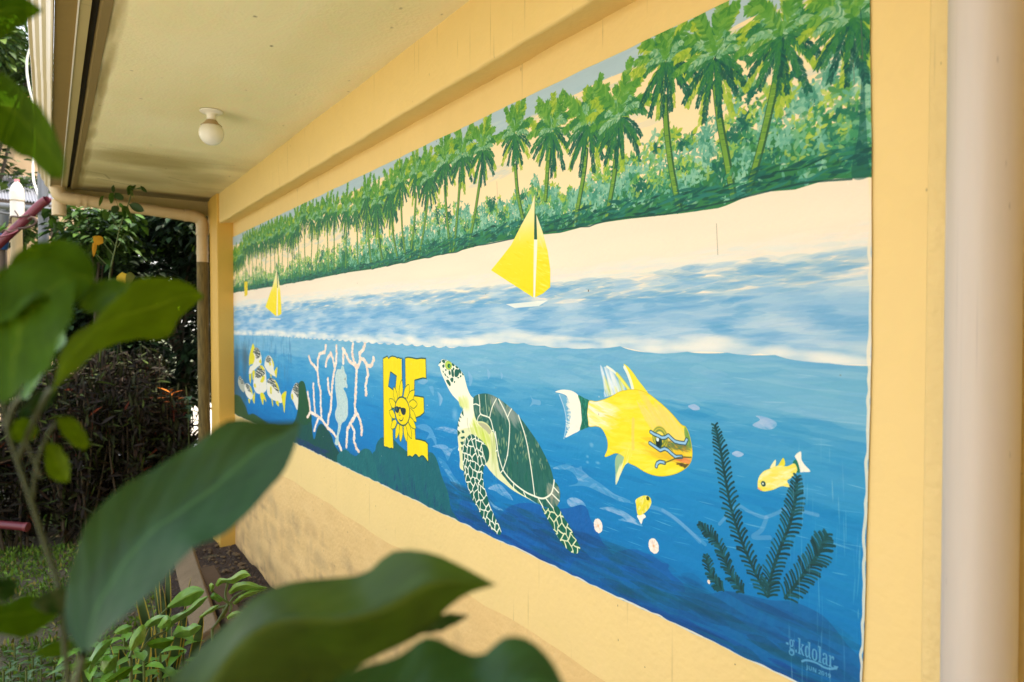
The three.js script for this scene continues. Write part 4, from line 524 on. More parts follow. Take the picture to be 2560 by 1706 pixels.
{ // near pipe in front of the right pillar
  const t = thing('drain_pipe', 'thick white drain pipe in front of the near pillar at the right of the mural', 'drain pipe');
  part('pipe', rod([-0.389, -0.1, 0.168], [-0.396, 2.9, 0.168], 0.0425, 0.0425, 48), M.pvc, t);
  part('clip', merge([(() => { const g = new THREE.CylinderGeometry(0.0447, 0.0447, 0.03, 40, 1, true); g.translate(-0.395, 2.55, 0.168); return g; })(), box(-0.425, -0.35, 2.537, 2.563, 0.12, 0.128, 0.002)]), M.pvc, t);
}
{ // porch lamp
  const P0 = [[-3.421,2.693,.542]][0];
  const t = thing('ceiling_lamp', 'round white globe lamp on a small ceiling fitting under the eave', 'lamp', [P0[0], 2.695, P0[2]]);
  const lat = (pts) => new THREE.LatheGeometry(pts.map(([a, b]) => new THREE.Vector2(a, b)), 48);
  part('base', lat([[0, 0], [0.05, 0], [0.051, -0.004], [0.047, -0.009], [0.03, -0.013], [0.021, -0.018], [0.0195, -0.048], [0.0, -0.048]]), M.white, t);
  part('collar', lat([[0.0, -0.044], [0.024, -0.045], [0.027, -0.05], [0.031, -0.057], [0.046, -0.069], [0.044, -0.071], [0, -0.066]]), std({ color: new THREE.Color(0.42, 0.3, 0.16), roughness: 0.6 }), t);
  part('globe', (() => { const g = new THREE.SphereGeometry(0.0545, 48, 32); g.translate(0, -0.104, 0); return g; })(), M.globe, t);
}
// ------------------------------------------------------------------ ground
const struct = (name, geo, mat) => { const m = part(name, geo, mat, scene); m.name = numbered(name); m.userData.kind = 'structure'; return m; };
M.lawn = std({ map: rep(tintTex(1024, [0.075, 0.062, 0.028], 0.5, 6, 61, 300), 0.5), bumpMap: rep(coarse, 1), bumpScale: 0.02, roughness: 1 });
M.soil = std({ map: rep(tintTex(512, [0.05, 0.032, 0.02], 0.6, 8, 63, 200), 0.9), bumpMap: rep(coarse, 1.5), bumpScale: 0.03, roughness: 1 });
M.concrete = std({ map: rep(tintTex(512, [0.58, 0.53, 0.45], 0.14, 5, 65, 60), 0.4), bumpMap: rep(stucco, 0.8), bumpScale: 0.004, roughness: 0.9 });
M.slab = std({ map: rep(tintTex(512, [0.16, 0.11, 0.055], 0.35, 5, 67, 120), 1.2), bumpMap: rep(coarse, 2), bumpScale: 0.004, roughness: 0.9 });
function sheet(x0, x1, z0, z1, y, nx, nz, amp, k) { const g = new THREE.PlaneGeometry(x1 - x0, z1 - z0, nx, nz); g.rotateX(-Math.PI / 2); g.translate((x0 + x1) / 2, y, (z0 + z1) / 2); const p = g.attributes.position; for (let i = 0; i < p.count; i++) p.setY(i, p.getY(i) + fbm(p.getX(i) * k, p.getZ(i) * k, 2, 3) * amp); g.computeVertexNormals(); return uvm(g); }
struct('ground', sheet(-260, 260, -260, 260, -0.06, 20, 20, 0, 1), std({ color: new THREE.Color(0.10, 0.11, 0.05), roughness: 1 }));
struct('lawn', sheet(-8.4, 3.5, -0.3, 1.99, 0.0, 120, 40, 0.03, 1.1), M.lawn);
struct('soil_bed', sheet(-6.3, 3, -0.02, 0.62, 0.012, 160, 20, 0.05, 4), M.soil);
struct('yard', sheet(-3.4, 14, 2.0, 16, 0.004, 10, 10, 0, 1), M.concrete);
struct('path', sheet(-16, -8.6, -3.5, 0.9, 0.004, 10, 10, 0, 1), M.concrete);

// leaf building blocks ------------------------------------------------------
const lin = (r, g, b) => new THREE.Color(r, g, b);
const leafMat = (o) => new THREE.MeshPhysicalMaterial({ vertexColors: true, roughness: 0.5, transmission: 0.32, thickness: 0, specularIntensity: 0.25, side: THREE.DoubleSide, ...o });
M.leaf = leafMat({}); M.leafGloss = leafMat({ roughness: 0.36, clearcoat: 0.25, clearcoatRoughness: 0.35 }); M.leafDull = leafMat({ roughness: 0.7, transmission: 0.15 });
M.stemGreen = std({ color: lin(0.07, 0.1, 0.015), roughness: 0.6 }); M.stemBrown = std({ color: lin(0.06, 0.042, 0.02), roughness: 0.9 }); M.bark = std({ map: rep(tintTex(256, [0.10, 0.075, 0.05], 0.5, 6, 71, 20), 3), bumpMap: rep(coarse, 3), bumpScale: 0.01, roughness: 1 });
// many small folded leaves merged into one geometry; each spec: pos, dir, up, length, width, colour, curl
function leaves(specs, seg = 3) {
  const pos = [], col = [], idx = [], side = V(), nrm = V(), p = V();
  for (const s of specs) {
    const d = s.dir.clone().normalize(); side.crossVectors(d, s.up).normalize(); if (!side.lengthSq()) side.set(1, 0, 0); nrm.crossVectors(side, d).normalize();
    const b = pos.length / 3, wf = s.prof || ((t) => Math.sin(Math.PI * Math.pow(t, 0.75)) ** 0.8);
    for (let i = 0; i <= seg; i++) {
      const t = i / seg, w = s.w * 0.5 * (i === 0 || i === seg ? 0.02 : wf(t)), droop = -(s.curl || 0) * t * t * s.len, fold = w * 0.35;
      for (const q of s.q || [-1, 0, 1]) { p.copy(s.pos).addScaledVector(d, t * s.len).addScaledVector(side, q * w).addScaledVector(nrm, Math.abs(q) * fold); p.y += droop; pos.push(p.x, p.y, p.z); const k = q === 0 ? (s.rib || 1) : 1; const c = Math.abs(q) === 1 && s.edge ? s.edge : s.col; col.push(c.r * k, c.g * k, c.b * k); }
      const nq = (s.q || [1, 2, 3]).length; if (i) for (let q = 0; q < nq - 1; q++) { const a = b + (i - 1) * nq + q, c = b + i * nq + q; idx.push(a, a + 1, c, a + 1, c + 1, c); }
    }
  }
  const g = new THREE.BufferGeometry(); g.setAttribute('position', new THREE.Float32BufferAttribute(pos, 3)); g.setAttribute('color', new THREE.Float32BufferAttribute(col, 3)); g.setIndex(idx); g.computeVertexNormals(); return g;
}
const stuff = (m) => { m.userData.kind = 'stuff'; return m; };
const jig = (R, c, a) => { const k = 1 + (R() * 2 - 1) * a; return lin(c[0] * k, c[1] * k * (1 + (R() - 0.5) * a * 0.4), c[2] * k); };
const dirR = (R, up = 0) => { const a = R() * 6.283, z = R() * 2 - 1 + up, r = Math.sqrt(Math.max(0.05, 1 - Math.min(1, z * z))); return V(Math.cos(a) * r, z, Math.sin(a) * r).normalize(); };

// ------------------------------------------------------------------ grass and litter
{
  const R = rng(301), specs = [];
  for (let i = 0; i < 24000; i++) {
    const x = -7.6 + 4.6 * Math.pow(R(), 0.9), z = 0.5 + R() * 1.7, n = fbm(x * 1.6, z * 1.6, 12, 3);
    if (n < -0.12 + R() * 0.2 - 0.05 || z < 0.62 + 0.1 * R()) continue;
    const c = R() < 0.12 ? [0.26, 0.22, 0.05] : R() < 0.5 ? [0.16, 0.26, 0.03] : [0.1, 0.19, 0.025];
    specs.push({ pos: V(x, fbm(x * 1.1, z * 1.1, 2, 3) * 0.03, z), dir: dirR(R, 0.7), up: V(R() - 0.5, 0.4, R() - 0.5), len: 0.03 + R() * 0.05, w: 0.008 + R() * 0.012, curl: 0.3, col: jig(R, c, 0.35) });
  }
  tag(part('grass', leaves(specs, 2), M.leaf), 'short patchy green grass of the lawn beside the hedge', 'grass', null, 'stuff').name = numbered('grass');
  const dead = [];
  for (let i = 0; i < 900; i++) { const x = -6.8 + R() * 6, z = 0.05 + R() * 1.2; dead.push({ pos: V(x, 0.03 + R() * 0.015, z), dir: V(R() - 0.5, (R() - 0.5) * 0.3, R() - 0.5), up: V(0, 1, 0.01), len: 0.02 + R() * 0.05, w: 0.01 + R() * 0.02, curl: 0.3 * (R() - 0.3), col: jig(R, R() < 0.3 ? [0.16, 0.10, 0.05] : [0.07, 0.045, 0.028], 0.5) }); }
  tag(part('leaf_litter', leaves(dead, 2), M.leafDull), 'brown dead leaves scattered on the soil by the wall foot', 'leaf litter', null, 'stuff').name = numbered('leaf_litter');
  const stones = [];
  for (let i = 0; i < 700; i++) { const x = -5.6 + R() * 3.2, z = 0.06 + Math.pow(R(), 1.6) * 0.8, s = 0.004 + R() * R() * 0.016; const g = new THREE.IcosahedronGeometry(s, 0); g.scale(1, 0.7, 1 + R() * 0.6); g.rotateY(R() * 6); g.translate(x, 0.022 + s * 0.2 + fbm(x * 4, z * 4, 2, 3) * 0.05, z); stones.push(g); }
  tag(part('gravel', merge(stones), M.slab), 'small brown stones lying on the soil bed', 'gravel', null, 'stuff').name = numbered('gravel');
}
// kerb slabs along the bed
{
  const a = thing('kerb_slab', 'sandy concrete kerb slab leaning in the soil behind the snake plant', 'kerb');
  const g = new RoundedBoxGeometry(1.15, 0.05, 0.13, 2, 0.008); const p = [[-4.742,.212,.477],[-3.806,.135,.527]]; const m = part('slab', uvm(g), M.slab, a);
  const A = V(...p[0]), B = V(...p[1]); m.position.copy(A).add(B).multiplyScalar(0.5); m.quaternion.setFromUnitVectors(V(1, 0, 0), B.clone().sub(A).normalize()); m.rotateX(0.5);
  const b = thing('kerb_slab', 'shorter brown concrete kerb piece lying beside the leaning slab nearer the wall', 'kerb');
  const g2 = new RoundedBoxGeometry(0.8, 0.08, 0.1, 2, 0.008), q = [[-4.386,.18,.4],[-3.762,.09,.376]], n = part('slab', uvm(g2), std({ map: M.slab.map, color: lin(0.5, 0.42, 0.36), roughness: 0.95 }), b);
  const C = V(...q[0]), D = V(...q[1]); n.position.copy(C).add(D).multiplyScalar(0.5); n.quaternion.setFromUnitVectors(V(1, 0, 0), D.clone().sub(C).normalize());
}
{ const t = thing('pipe_offcut', 'dark red plastic pipe lying on the grass at the left edge', 'pipe'); part('pipe', tube([[-6.277,.25,1.578],[-6.176,.235,1.43],[-6.105,.223,1.327]], 0.03, 10, 16), std({ color: lin(0.13, 0.018, 0.022), roughness: 0.45 }), t); const q = [[-6.115,.225,1.341],[-6.102,.222,1.322]]; part('cap', rod(q[0], q[1], 0.034, 0.034, 16), std({ color: lin(0.17, 0.03, 0.03), roughness: 0.5 }), t); }

// ------------------------------------------------------------------ hedge of dark shrubs past the wall corner
function hedgeShrub(i, x, z, h, w, seed) {
  const R = rng(seed), t = thing('hedge_shrub', 'dark purple leaved shrub with many thin stems in the hedge beyond the wall corner', 'shrub', [x, 0, z], 'dark shrubs of the hedge');
  const sp = [];
  for (let s = 0; s < 17; s++) {
    const a = R() * 6.28, b = R() * 0.12, top = V(Math.cos(a) * w * (0.3 + R() * 0.7), h * (0.55 + R() * 0.42), Math.sin(a) * w * (0.3 + R() * 0.7)), base = V(Math.cos(a) * b, 0, Math.sin(a) * b), mid = base.clone().lerp(top, 0.5).add(V((R() - 0.5) * 0.1, 0.1, (R() - 0.5) * 0.1));
    part('stem', tube([base, mid, top], [0.011, 0.004], 8, 5), M.stemBrown, t);
    const n = 125;
    for (let k = 0; k < n; k++) {
      const f = 0.06 + 0.97 * Math.pow(R(), 0.75), q = f < 0.5 ? base.clone().lerp(mid, f * 2) : mid.clone().lerp(top, Math.min(1.06, (f - 0.5) * 2)); q.add(V((R() - 0.5) * 0.12, (R() - 0.5) * 0.1, (R() - 0.5) * 0.12));
      const r = R(), c = r < 0.52 ? [0.017, 0.013, 0.009] : r < 0.84 ? [0.022, 0.026, 0.009] : r < 0.9 ? [0.03, 0.017, 0.01] : r < 0.985 ? [0.045, 0.065, 0.014] : [0.1, 0.024, 0.012];
      sp.push({ pos: q, dir: dirR(R, 0.55), up: V(R() - 0.5, R() - 0.5, R() - 0.5), len: 0.07 + R() * 0.09, w: 0.012 + R() * 0.016, curl: 0.25 * R(), col: jig(R, c, 0.4), rib: 1.3 });
    }
  }
  stuff(part('foliage', leaves(sp, 3), leafHedge, t)); return t;
}
const leafHedge = leafMat({ roughness: 0.6, transmission: 0.1, specularIntensity: 0.25 });
[[-6.35, 0.62, 1.42, 0.26], [-6.3, 1.02, 1.38, 0.3], [-6.4, 1.42, 1.3, 0.3], [-6.75, 0.45, 1.5, 0.28], [-6.8, 0.85, 1.55, 0.3], [-6.8, 1.3, 1.5, 0.3], [-6.5, 1.8, 1.3, 0.3], [-7.3, 0.6, 1.6, 0.3], [-7.25, 1.1, 1.6, 0.3], [-6.3, 0.33, 1.1, 0.16]].forEach(([x, z, h, w], i) => hedgeShrub(i, x, z, h, w, 400 + i * 13));
{ // croton with orange top leaves
  const R = rng(77), p = [[-6.362,1.14,.333],[-6.357,.837,.337]], t = thing('croton', 'croton with bright orange and red top leaves at the hedge corner near the mossy pipe', 'shrub', [p[0][0], 0, p[0][2]]);
  const y = p[0][1]; part('stem', tube([V(0, 0, 0), V(0.02, y * 0.5, 0.01), V(0, y, 0)], [0.012, 0.006], 10, 6), M.stemBrown, t);
  for (let i = 0; i < 16; i++) { const a = i * 2.4, c = i < 9 ? (R() < 0.5 ? [0.75, 0.25, 0.02] : [0.7, 0.38, 0.05]) : [0.3, 0.03, 0.02]; part('leaf', leaves([{ pos: V(0, y - 0.01 * i, 0), dir: V(Math.cos(a), 0.55 - i * 0.05, Math.sin(a)), up: V(0, 1, 0), len: 0.10 + R() * 0.06, w: 0.022, curl: 0.15, col: jig(R, c, 0.25), edge: lin(0.5, 0.12, 0.02) }], 4), M.leaf, t); }
  const sp = []; for (let k = 0; k < 160; k++) sp.push({ pos: V((R() - 0.5) * 0.16, 0.15 + R() * (y - 0.25), (R() - 0.5) * 0.16), dir: dirR(R, 0.4), up: V(R() - 0.5, 1, 0), len: 0.08 + R() * 0.06, w: 0.02, curl: 0.2, col: jig(R, R() < 0.6 ? [0.03, 0.02, 0.015] : [0.12, 0.03, 0.02], 0.4) });
  stuff(part('foliage', leaves(sp, 3), leafHedge, t));
}
{ // pale leaved weed by the pipe
  const R = rng(79), p = [[-6.226,1.104,.223]][0], t = thing('weed', 'small pale green broad leaved plant at the hedge end beside the mossy pipe', 'plant', [p[0], 0, p[2]]); part('stem', tube([V(0, 0, 0), V(0.02, p[1] * 0.6, 0), V(0, p[1], 0)], [0.006, 0.003], 8, 5), M.stemGreen, t);
  for (let i = 0; i < 9; i++) { const a = i * 2.1; part('leaf', leaves([{ pos: V(0, p[1] - i * 0.025, 0), dir: V(Math.cos(a), 0.15, Math.sin(a)), up: V(0, 1, 0), len: 0.09 + R() * 0.03, w: 0.05, curl: 0.4, col: jig(R, [0.09, 0.17, 0.08], 0.3) }], 4), M.leafGloss, t); }
}

// ------------------------------------------------------------------ dark trees behind the hedge
function tree(label, x, z, y0, y1, rx, rz, n, seed, cols, size, trunkH, tr = 0.06, cat = 'tree', low = 0) {
  const R = rng(seed), t = thing(cat === 'tree' ? 'tree' : 'bush', label, cat, [x, 0, z]);
  part('trunk', tube([V(0, 0, 0), V((R() - 0.5) * 0.2, trunkH * 0.5, (R() - 0.5) * 0.2), V((R() - 0.5) * 0.3, trunkH, (R() - 0.5) * 0.3)], [tr, tr * 0.55], 12, 9), M.bark, t);
  const cy = (y0 + y1) / 2, cl = [];
  for (let i = 0; i < 9; i++) { const a = R() * 6.28, e = V(Math.cos(a) * rx * (0.5 + R() * 0.4), y0 + (y1 - y0) * (0.2 + R() * 0.75), Math.sin(a) * rz * (0.5 + R() * 0.4)); part('limb', tube([V(0, trunkH * (0.5 + R() * 0.45), 0), V(e.x * 0.45, (trunkH + e.y) / 2, e.z * 0.45), e], [tr * 0.4, tr * 0.12], 8, 6), M.bark, t); cl.push(e); }
  for (let i = 0; i < 26; i++) cl.push(V((R() * 2 - 1) * rx, y0 + (y1 - y0) * R(), (R() * 2 - 1) * rz));
  const sp = [];
  for (let i = 0; i < n; i++) {
    const c = cl[(R() * cl.length) | 0], d = dirR(R), rr = Math.pow(R(), 0.6) * Math.min(rx, rz) * 0.42, p = c.clone().addScaledVector(d, rr);
    const q = ((p.x / rx) ** 2 + ((p.y - cy) / ((y1 - y0) / 2)) ** 2 + (p.z / rz) ** 2); if (q > 1.35 + low) continue;
    const cc = cols[(R() * cols.length) | 0];
    sp.push({ pos: p, dir: V(d.x, d.y * 0.4 - 0.35, d.z), up: V(R() - 0.5, 1, R() - 0.5), len: size * (0.7 + R() * 0.6), w: size * (0.42 + R() * 0.25), curl: 0.25 * R(), col: jig(R, cc, 0.45), rib: 1.15 });
  }
  stuff(part('crown', leaves(sp, 3), M.leaf, t)); return t;
}
const DK = [[0.02, 0.04, 0.014], [0.028, 0.055, 0.018], [0.016, 0.03, 0.012]], MG = [[0.045, 0.095, 0.012], [0.06, 0.12, 0.014], [0.03, 0.065, 0.014]];
tree('dark dense tree behind the hedge under the far end of the eave', -7.9, 0.05, 0.8, 3.0, 0.75, 0.8, 9500, 501, DK, 0.10, 2.0, 0.05);
tree('dark leafy tree just past the house corner behind the mossy pipe', -7.3, -0.8, 0.75, 3.4, 0.7, 0.75, 9000, 503, DK, 0.10, 2.2, 0.05);
tree('tall dark tree rising farther behind the hedge and house corner', -9.8, -0.75, 0.9, 4.2, 1.1, 1.5, 15000, 505, DK, 0.12, 2.8, 0.09);
tree('dark shading tree behind the middle of the hedge', -8.6, 0.75, 0.5, 2.6, 0.7, 0.6, 8000, 507, DK, 0.10, 1.6, 0.05, 'tree');
tree('mid green bush with broad leaves above the hedge near the grey rail', -7.3, 0.82, 2.28, 2.86, 0.5, 0.36, 1500, 509, MG, 0.10, 2.3, 0.025, 'bush');
tree('bright green sunlit bush at the far left behind the rail', -8.6, 1.22, 2.0, 2.45, 0.3, 0.24, 420, 511, [[0.09, 0.17, 0.03], [0.12, 0.2, 0.04]], 0.09, 1.9, 0.02, 'bush');
tree('tall tree whose leaves show at the upper left edge beside the gutter', -13.5, 1.95, 2.9, 7.2, 1.6, 1.05, 7500, 513, [[0.035, 0.07, 0.018], [0.05, 0.10, 0.02], [0.10, 0.16, 0.03]], 0.16, 4.0, 0.09);

// ------------------------------------------------------------------ sapling with compound leaves across the eave end
{
  const R = rng(91), t = thing('sapling', 'thin green sapling whose oval leaves cross the eave end drain pipe', 'sapling');
  const D0 = 4.7, st = [[-5.456,1.982,.833],[-5.452,2.047,.826],[-5.441,2.179,.803],[-5.43,2.263,.783],[-5.422,2.359,.768],[-5.409,2.432,.746],[-5.39,2.527,.715],[-5.382,2.583,.7],[-5.376,2.623,.69]];
  part('stem', tube([[-6.9, 0, st[0][2]], [-6.75, 1.0, st[0][2]], [-6.3, 1.6, st[0][2]], ...st], [0.011, 0.004], 40, 7), M.stemGreen, t);
  const lf = (a, w, c, tilt = 0.4, edge) => { const A = V(...a[0]), B = V(...a[1]), d = B.clone().sub(A); part('leaf', leaves([{ pos: A, dir: d, up: V(-0.8, tilt, 0.5), len: d.length(), w, curl: 0.03, col: jig(R, c, 0.15), edge, prof: (q) => Math.sin(Math.PI * Math.pow(q, 0.85)) ** 0.7 }], 6), M.leaf, t); };
  const G1 = [0.075, 0.16, 0.025], G2 = [0.10, 0.19, 0.03], G3 = [0.045, 0.09, 0.025];
  lf([[-5.449,2.614,.797],[-5.448,2.669,.794]], 0.03, G3); lf([[-5.447,2.612,.795],[-5.4,2.532,.818]], 0.055, G1); lf([[-5.444,2.614,.79],[-5.408,2.567,.74]], 0.05, G3); lf([[-5.486,2.595,.853],[-5.444,2.513,.883]], 0.03, G2);
  lf([[-5.375,2.623,.688],[-5.336,2.652,.718]], 0.05, G1); lf([[-5.375,2.626,.688],[-5.312,2.657,.683]], 0.05, G1); lf([[-5.377,2.634,.69],[-5.287,2.63,.647]], 0.065, G1); lf([[-5.375,2.628,.688],[-5.312,2.571,.687]], 0.06, G2); lf([[-5.376,2.628,.69],[-5.338,2.599,.723]], 0.05, G1); lf([[-5.344,2.662,.641],[-5.319,2.617,.607]], 0.03, G3);
  lf([[-5.387,2.533,.71],[-5.327,2.491,.623]], 0.06, G3); lf([[-5.393,2.519,.72],[-5.288,2.416,.746]], 0.075, G1); lf([[-5.389,2.513,.713],[-5.249,2.389,.69]], 0.09, G1); lf([[-5.428,2.524,.771],[-5.446,2.468,.799]], 0.06, G3); lf([[-5.425,2.519,.766],[-5.406,2.522,.738]], 0.05, G1);
  const pet = (a, r = 0.0022) => part('petiole', tube(a, r, 8, 5), M.stemGreen, t);
  pet([[-5.386,2.544,.708],[-5.373,2.628,.686]]); pet([[-5.428,2.522,.771],[-5.445,2.589,.793],[-5.449,2.614,.797]]); pet([[-5.422,2.359,.768],[-5.445,2.426,.8],[-5.459,2.471,.818]]); pet([[-5.432,2.241,.788],[-5.462,2.303,.829],[-5.48,2.269,.858]]); pet([[-5.441,2.185,.803],[-5.482,2.272,.86]]); pet([[-5.453,2.095,.825],[-5.484,2.151,.868],[-5.507,2.19,.9]]); pet([[-5.427,2.235,.781],[-5.411,2.286,.755],[-5.399,2.331,.736]]);
  part('leaf', leaves([{ pos: V(...[[-5.48,2.269,.858]][0]), dir: V(0.02, 0.05, 0.09), up: V(-1, 0.2, 0.6), len: 0.075, w: 0.07, curl: 0, col: lin(0.62, 0.30, 0.02) }], 5), M.leaf, t, 'yellow leaf');
  part('leaf', leaves([{ pos: V(...[[-5.512,2.286,.904]][0]), dir: V(0, -0.1, 0.01), up: V(-1, 0.2, 0.2), len: 0.115, w: 0.03, curl: 0, col: lin(0.60, 0.28, 0.02) }], 5), M.leaf, t, 'yellow leaf');
  part('leaf', leaves([{ pos: V(...[[-5.405,2.067,.756]][0]), dir: V(0.01, -0.11, -0.01), up: V(-1, 0.3, -0.4), len: 0.115, w: 0.095, curl: 0, col: lin(0.62, 0.42, 0.03) }], 5), M.leaf, t, 'yellow leaf');
  lf([[-5.353,2.039,.679],[-5.275,1.982,.745]], 0.1, [0.22, 0.24, 0.06]); lf([[-5.455,2.1,.827],[-5.357,2.07,.862]], 0.06, [0.06, 0.2, 0.08]); lf([[-5.463,2.37,.828],[-5.386,2.357,.805]], 0.07, G1); lf([[-5.459,2.471,.818],[-5.428,2.43,.863]], 0.08, G1);
}
// bright broad leaves catching light inside the dark trees
{
  const R = rng(95), t = thing('vine', 'sunlit yellow green vine leaves hanging inside the dark trees left of the mossy pipe', 'vine');
  const v = [[-7.53,2.75,-.06],[-7.556,2.634,-.018],[-7.99,2.657,.087],[-8.095,2.563,.245],[-8.031,2.485,.153],[-7.827,2.434,.567]];
  part('stem', tube([[-7.536,2.824,-.054],[-7.53,2.717,-.06],[-7.62,2.657,-.013],[-7.87,2.661,.088],[-8.048,2.606,.173],[-8.095,2.563,.245],[-7.964,2.497,.41],[-7.827,2.434,.567]], 0.004, 40, 5), M.stemGreen, t);
  for (const [x, n, s] of [[0, 9, 0.12], [1, 9, 0.12], [2, 9, 0.14], [3, 6, 0.10], [4, 4, 0.06], [5, 5, 0.07]]) for (let i = 0; i < n; i++) part('leaf', leaves([{ pos: V(...v[x]).add(V((R() - 0.5) * s, (R() - 0.5) * s * 2.2, (R() - 0.5) * s * 1.6)), dir: V(R() - 0.5, -0.6 + R() * 0.5, R() - 0.5), up: V(-1, 0.4, R() - 0.5), len: 0.06 + R() * 0.05, w: 0.04 + R() * 0.02, curl: 0.2, col: jig(R, [0.22, 0.40, 0.05], 0.3) }], 3), M.leaf, t);
}
// ------------------------------------------------------------------ neighbours seen at the far left
M.peach = std({ map: rep(tintTex(512, [0.72, 0.50, 0.30], 0.1, 4, 81, 20), 0.4), roughness: 0.8 });
M.glassDark = std({ color: lin(0.03, 0.04, 0.05), roughness: 0.12 });
M.galv = std({ map: rep(tintTex(256, [0.15, 0.155, 0.16], 0.35, 5, 83, 40), 2), roughness: 0.45, metalness: 0.3 });
M.galvDark = std({ map: rep(tintTex(256, [0.10, 0.10, 0.10], 0.4, 5, 84, 40), 2), roughness: 0.6, metalness: 0.2 });
M.sheet = std({ map: rep(tintTex(512, [0.26, 0.27, 0.31], 0.2, 5, 85, 60), 0.5), roughness: 0.5, metalness: 0.1 });
M.timber = std({ map: rep(tintTex(256, [0.09, 0.06, 0.04], 0.4, 5, 86, 30), 1), roughness: 0.95 });
M.bamboo = std({ map: rep(tintTex(256, [0.30, 0.22, 0.10], 0.35, 5, 87, 30), 2), roughness: 0.6 });
M.red = std({ map: rep(tintTex(256, [0.13, 0.018, 0.026], 0.25, 4, 88, 20), 2), roughness: 0.45 });
M.wire = std({ color: lin(0.07, 0.035, 0.02), roughness: 0.7 });
{ // peach house with a dark window
  const t = thing('house', 'peach painted neighbour house with a dark window behind the metal roof', 'house', [-15.2, 0, 1.2]), w0 = [[-18.637,6.097,1.556],[-18.496,5.056,1.392]], za = w0[1][2] - 1.2, zb = w0[0][2] - 1.2, ya = w0[1][1], yb = w0[0][1];
  part('wall', merge([box(-2, 0, 0, ya, -1.2, 3.5, 0), box(-2, 0, ya, 5.6, zb, 3.5, 0), box(-2, 0, ya, 5.6, -1.2, za, 0), box(-2, 0, yb, 5.6, za, zb, 0)]), M.peach, t);
  const w = part('window', merge([box(-0.06, 0.03, ya, yb, zb - 0.05, zb - 0.002, 0.004), box(-0.06, 0.03, ya, yb, za + 0.002, za + 0.05, 0.004), box(-0.06, 0.03, yb - 0.05, yb - 0.002, za + 0.05, zb - 0.05, 0.004)]), std({ color: lin(0.55, 0.33, 0.12), roughness: 0.6 }), t);
  part('pane', box(-0.05, -0.03, ya, yb - 0.05, za + 0.05, zb - 0.05, 0), M.glassDark, w);
  part('ledge', box(0.001, 0.12, 2.28, 2.4, -1.2, 3.5), std({ color: lin(0.6, 0.26, 0.06), roughness: 0.8 }), t);
}
{ // corrugated shed roof, real corrugation
  const c = [[-15.891,4.604,2.025],[-15.277,4.364,1.131],[-11.343,3.387,1.788],[-10.833,3.276,1.042]], t = thing('shed_roof', 'grey corrugated metal shed roof below the peach house', 'roof');
  const A = V(...c[0]), B = V(...c[1]), C0 = V(...c[2]), E = V(...c[3]);
  const panel = (u0, u1, lift) => { const nu = 60, nv = 4, pos = [], uvs = [], idx = [], n = V().crossVectors(B.clone().sub(A), C0.clone().sub(A)).normalize(); if (n.y < 0) n.negate(); for (let i = 0; i <= nu; i++) for (let j = 0; j <= nv; j++) { const u = u0 + (u1 - u0) * i / nu, v = j / nv, p = A.clone().lerp(B, u).lerp(C0.clone().lerp(E, u), v); p.addScaledVector(n, 0.012 * Math.cos(u * 140) + lift + 0.01 * fbm(u * 6, v * 3, 4, 2)); pos.push(p.x, p.y, p.z); uvs.push(u * 2, v * 3.5); } for (let i = 0; i < nu; i++) for (let j = 0; j < nv; j++) { const a = i * (nv + 1) + j, b = a + nv + 1; idx.push(a, a + 1, b, b, a + 1, b + 1); } const g = new THREE.BufferGeometry(); g.setAttribute('position', new THREE.Float32BufferAttribute(pos, 3)); g.setAttribute('uv', new THREE.Float32BufferAttribute(uvs, 2)); g.setIndex(idx); g.computeVertexNormals(); return g; };
  M.sheet.side = THREE.DoubleSide;
  for (let k = 0; k < 3; k++) part('roof_sheet', panel(k / 3 - 0.01, (k + 1) / 3 + 0.01, k % 2 ? 0.014 : 0), M.sheet, t);
  const e = [[-11.405,3.349,1.792],[-10.868,3.234,1.006]]; part('eave_board', tube([e[0], e[1]], 0.05, 4, 6), M.timber, t); const e2 = [[-12.098,3.408,1.83],[-11.504,3.362,.957]]; part('rafter', tube([e2[0], e2[1]], 0.06, 4, 6), M.timber, t);
  for (const x of [-0.4, 0.6]) { const b = C0.clone().lerp(E, (x + 0.6) / 1.3); part('post', rod([b.x - 0.3, 0, b.z], [b.x - 0.3, b.y - 0.05, b.z], 0.04, 0.04, 8), M.timber, t); }
}
{
  const t = thing('pipe_rail', 'horizontal galvanised pipe rail running across the left side under the metal roof', 'rail'); part('rail', tube([[-8.751,2.931,1.729],[-8.58,2.9,1.39],[-8.349,2.857,.963],[-8.22,2.827,.595]], 0.032, 16, 14), M.galv, t); part('lower_rail', tube([[-9.048,2.904,1.722],[-8.887,2.852,1.399],[-8.803,2.775,1.1]], 0.012, 12, 8), M.galvDark, t);
  const p = thing('pipe_post', 'upright weathered grey pipe post beside the bottle and red pole', 'post'), q = [[-8.526,3.272,1.206],[-8.511,2.561,1.213]]; part('post', rod([q[1][0], 0, q[1][2]], [q[0][0], q[0][1], q[0][2]], 0.047, 0.047, 18), M.galv, p); part('clamp', rod([[-8.517,2.832,1.211]][0], [[-8.518,2.862,1.211]][0], 0.052, 0.052, 18), M.galvDark, p);
}
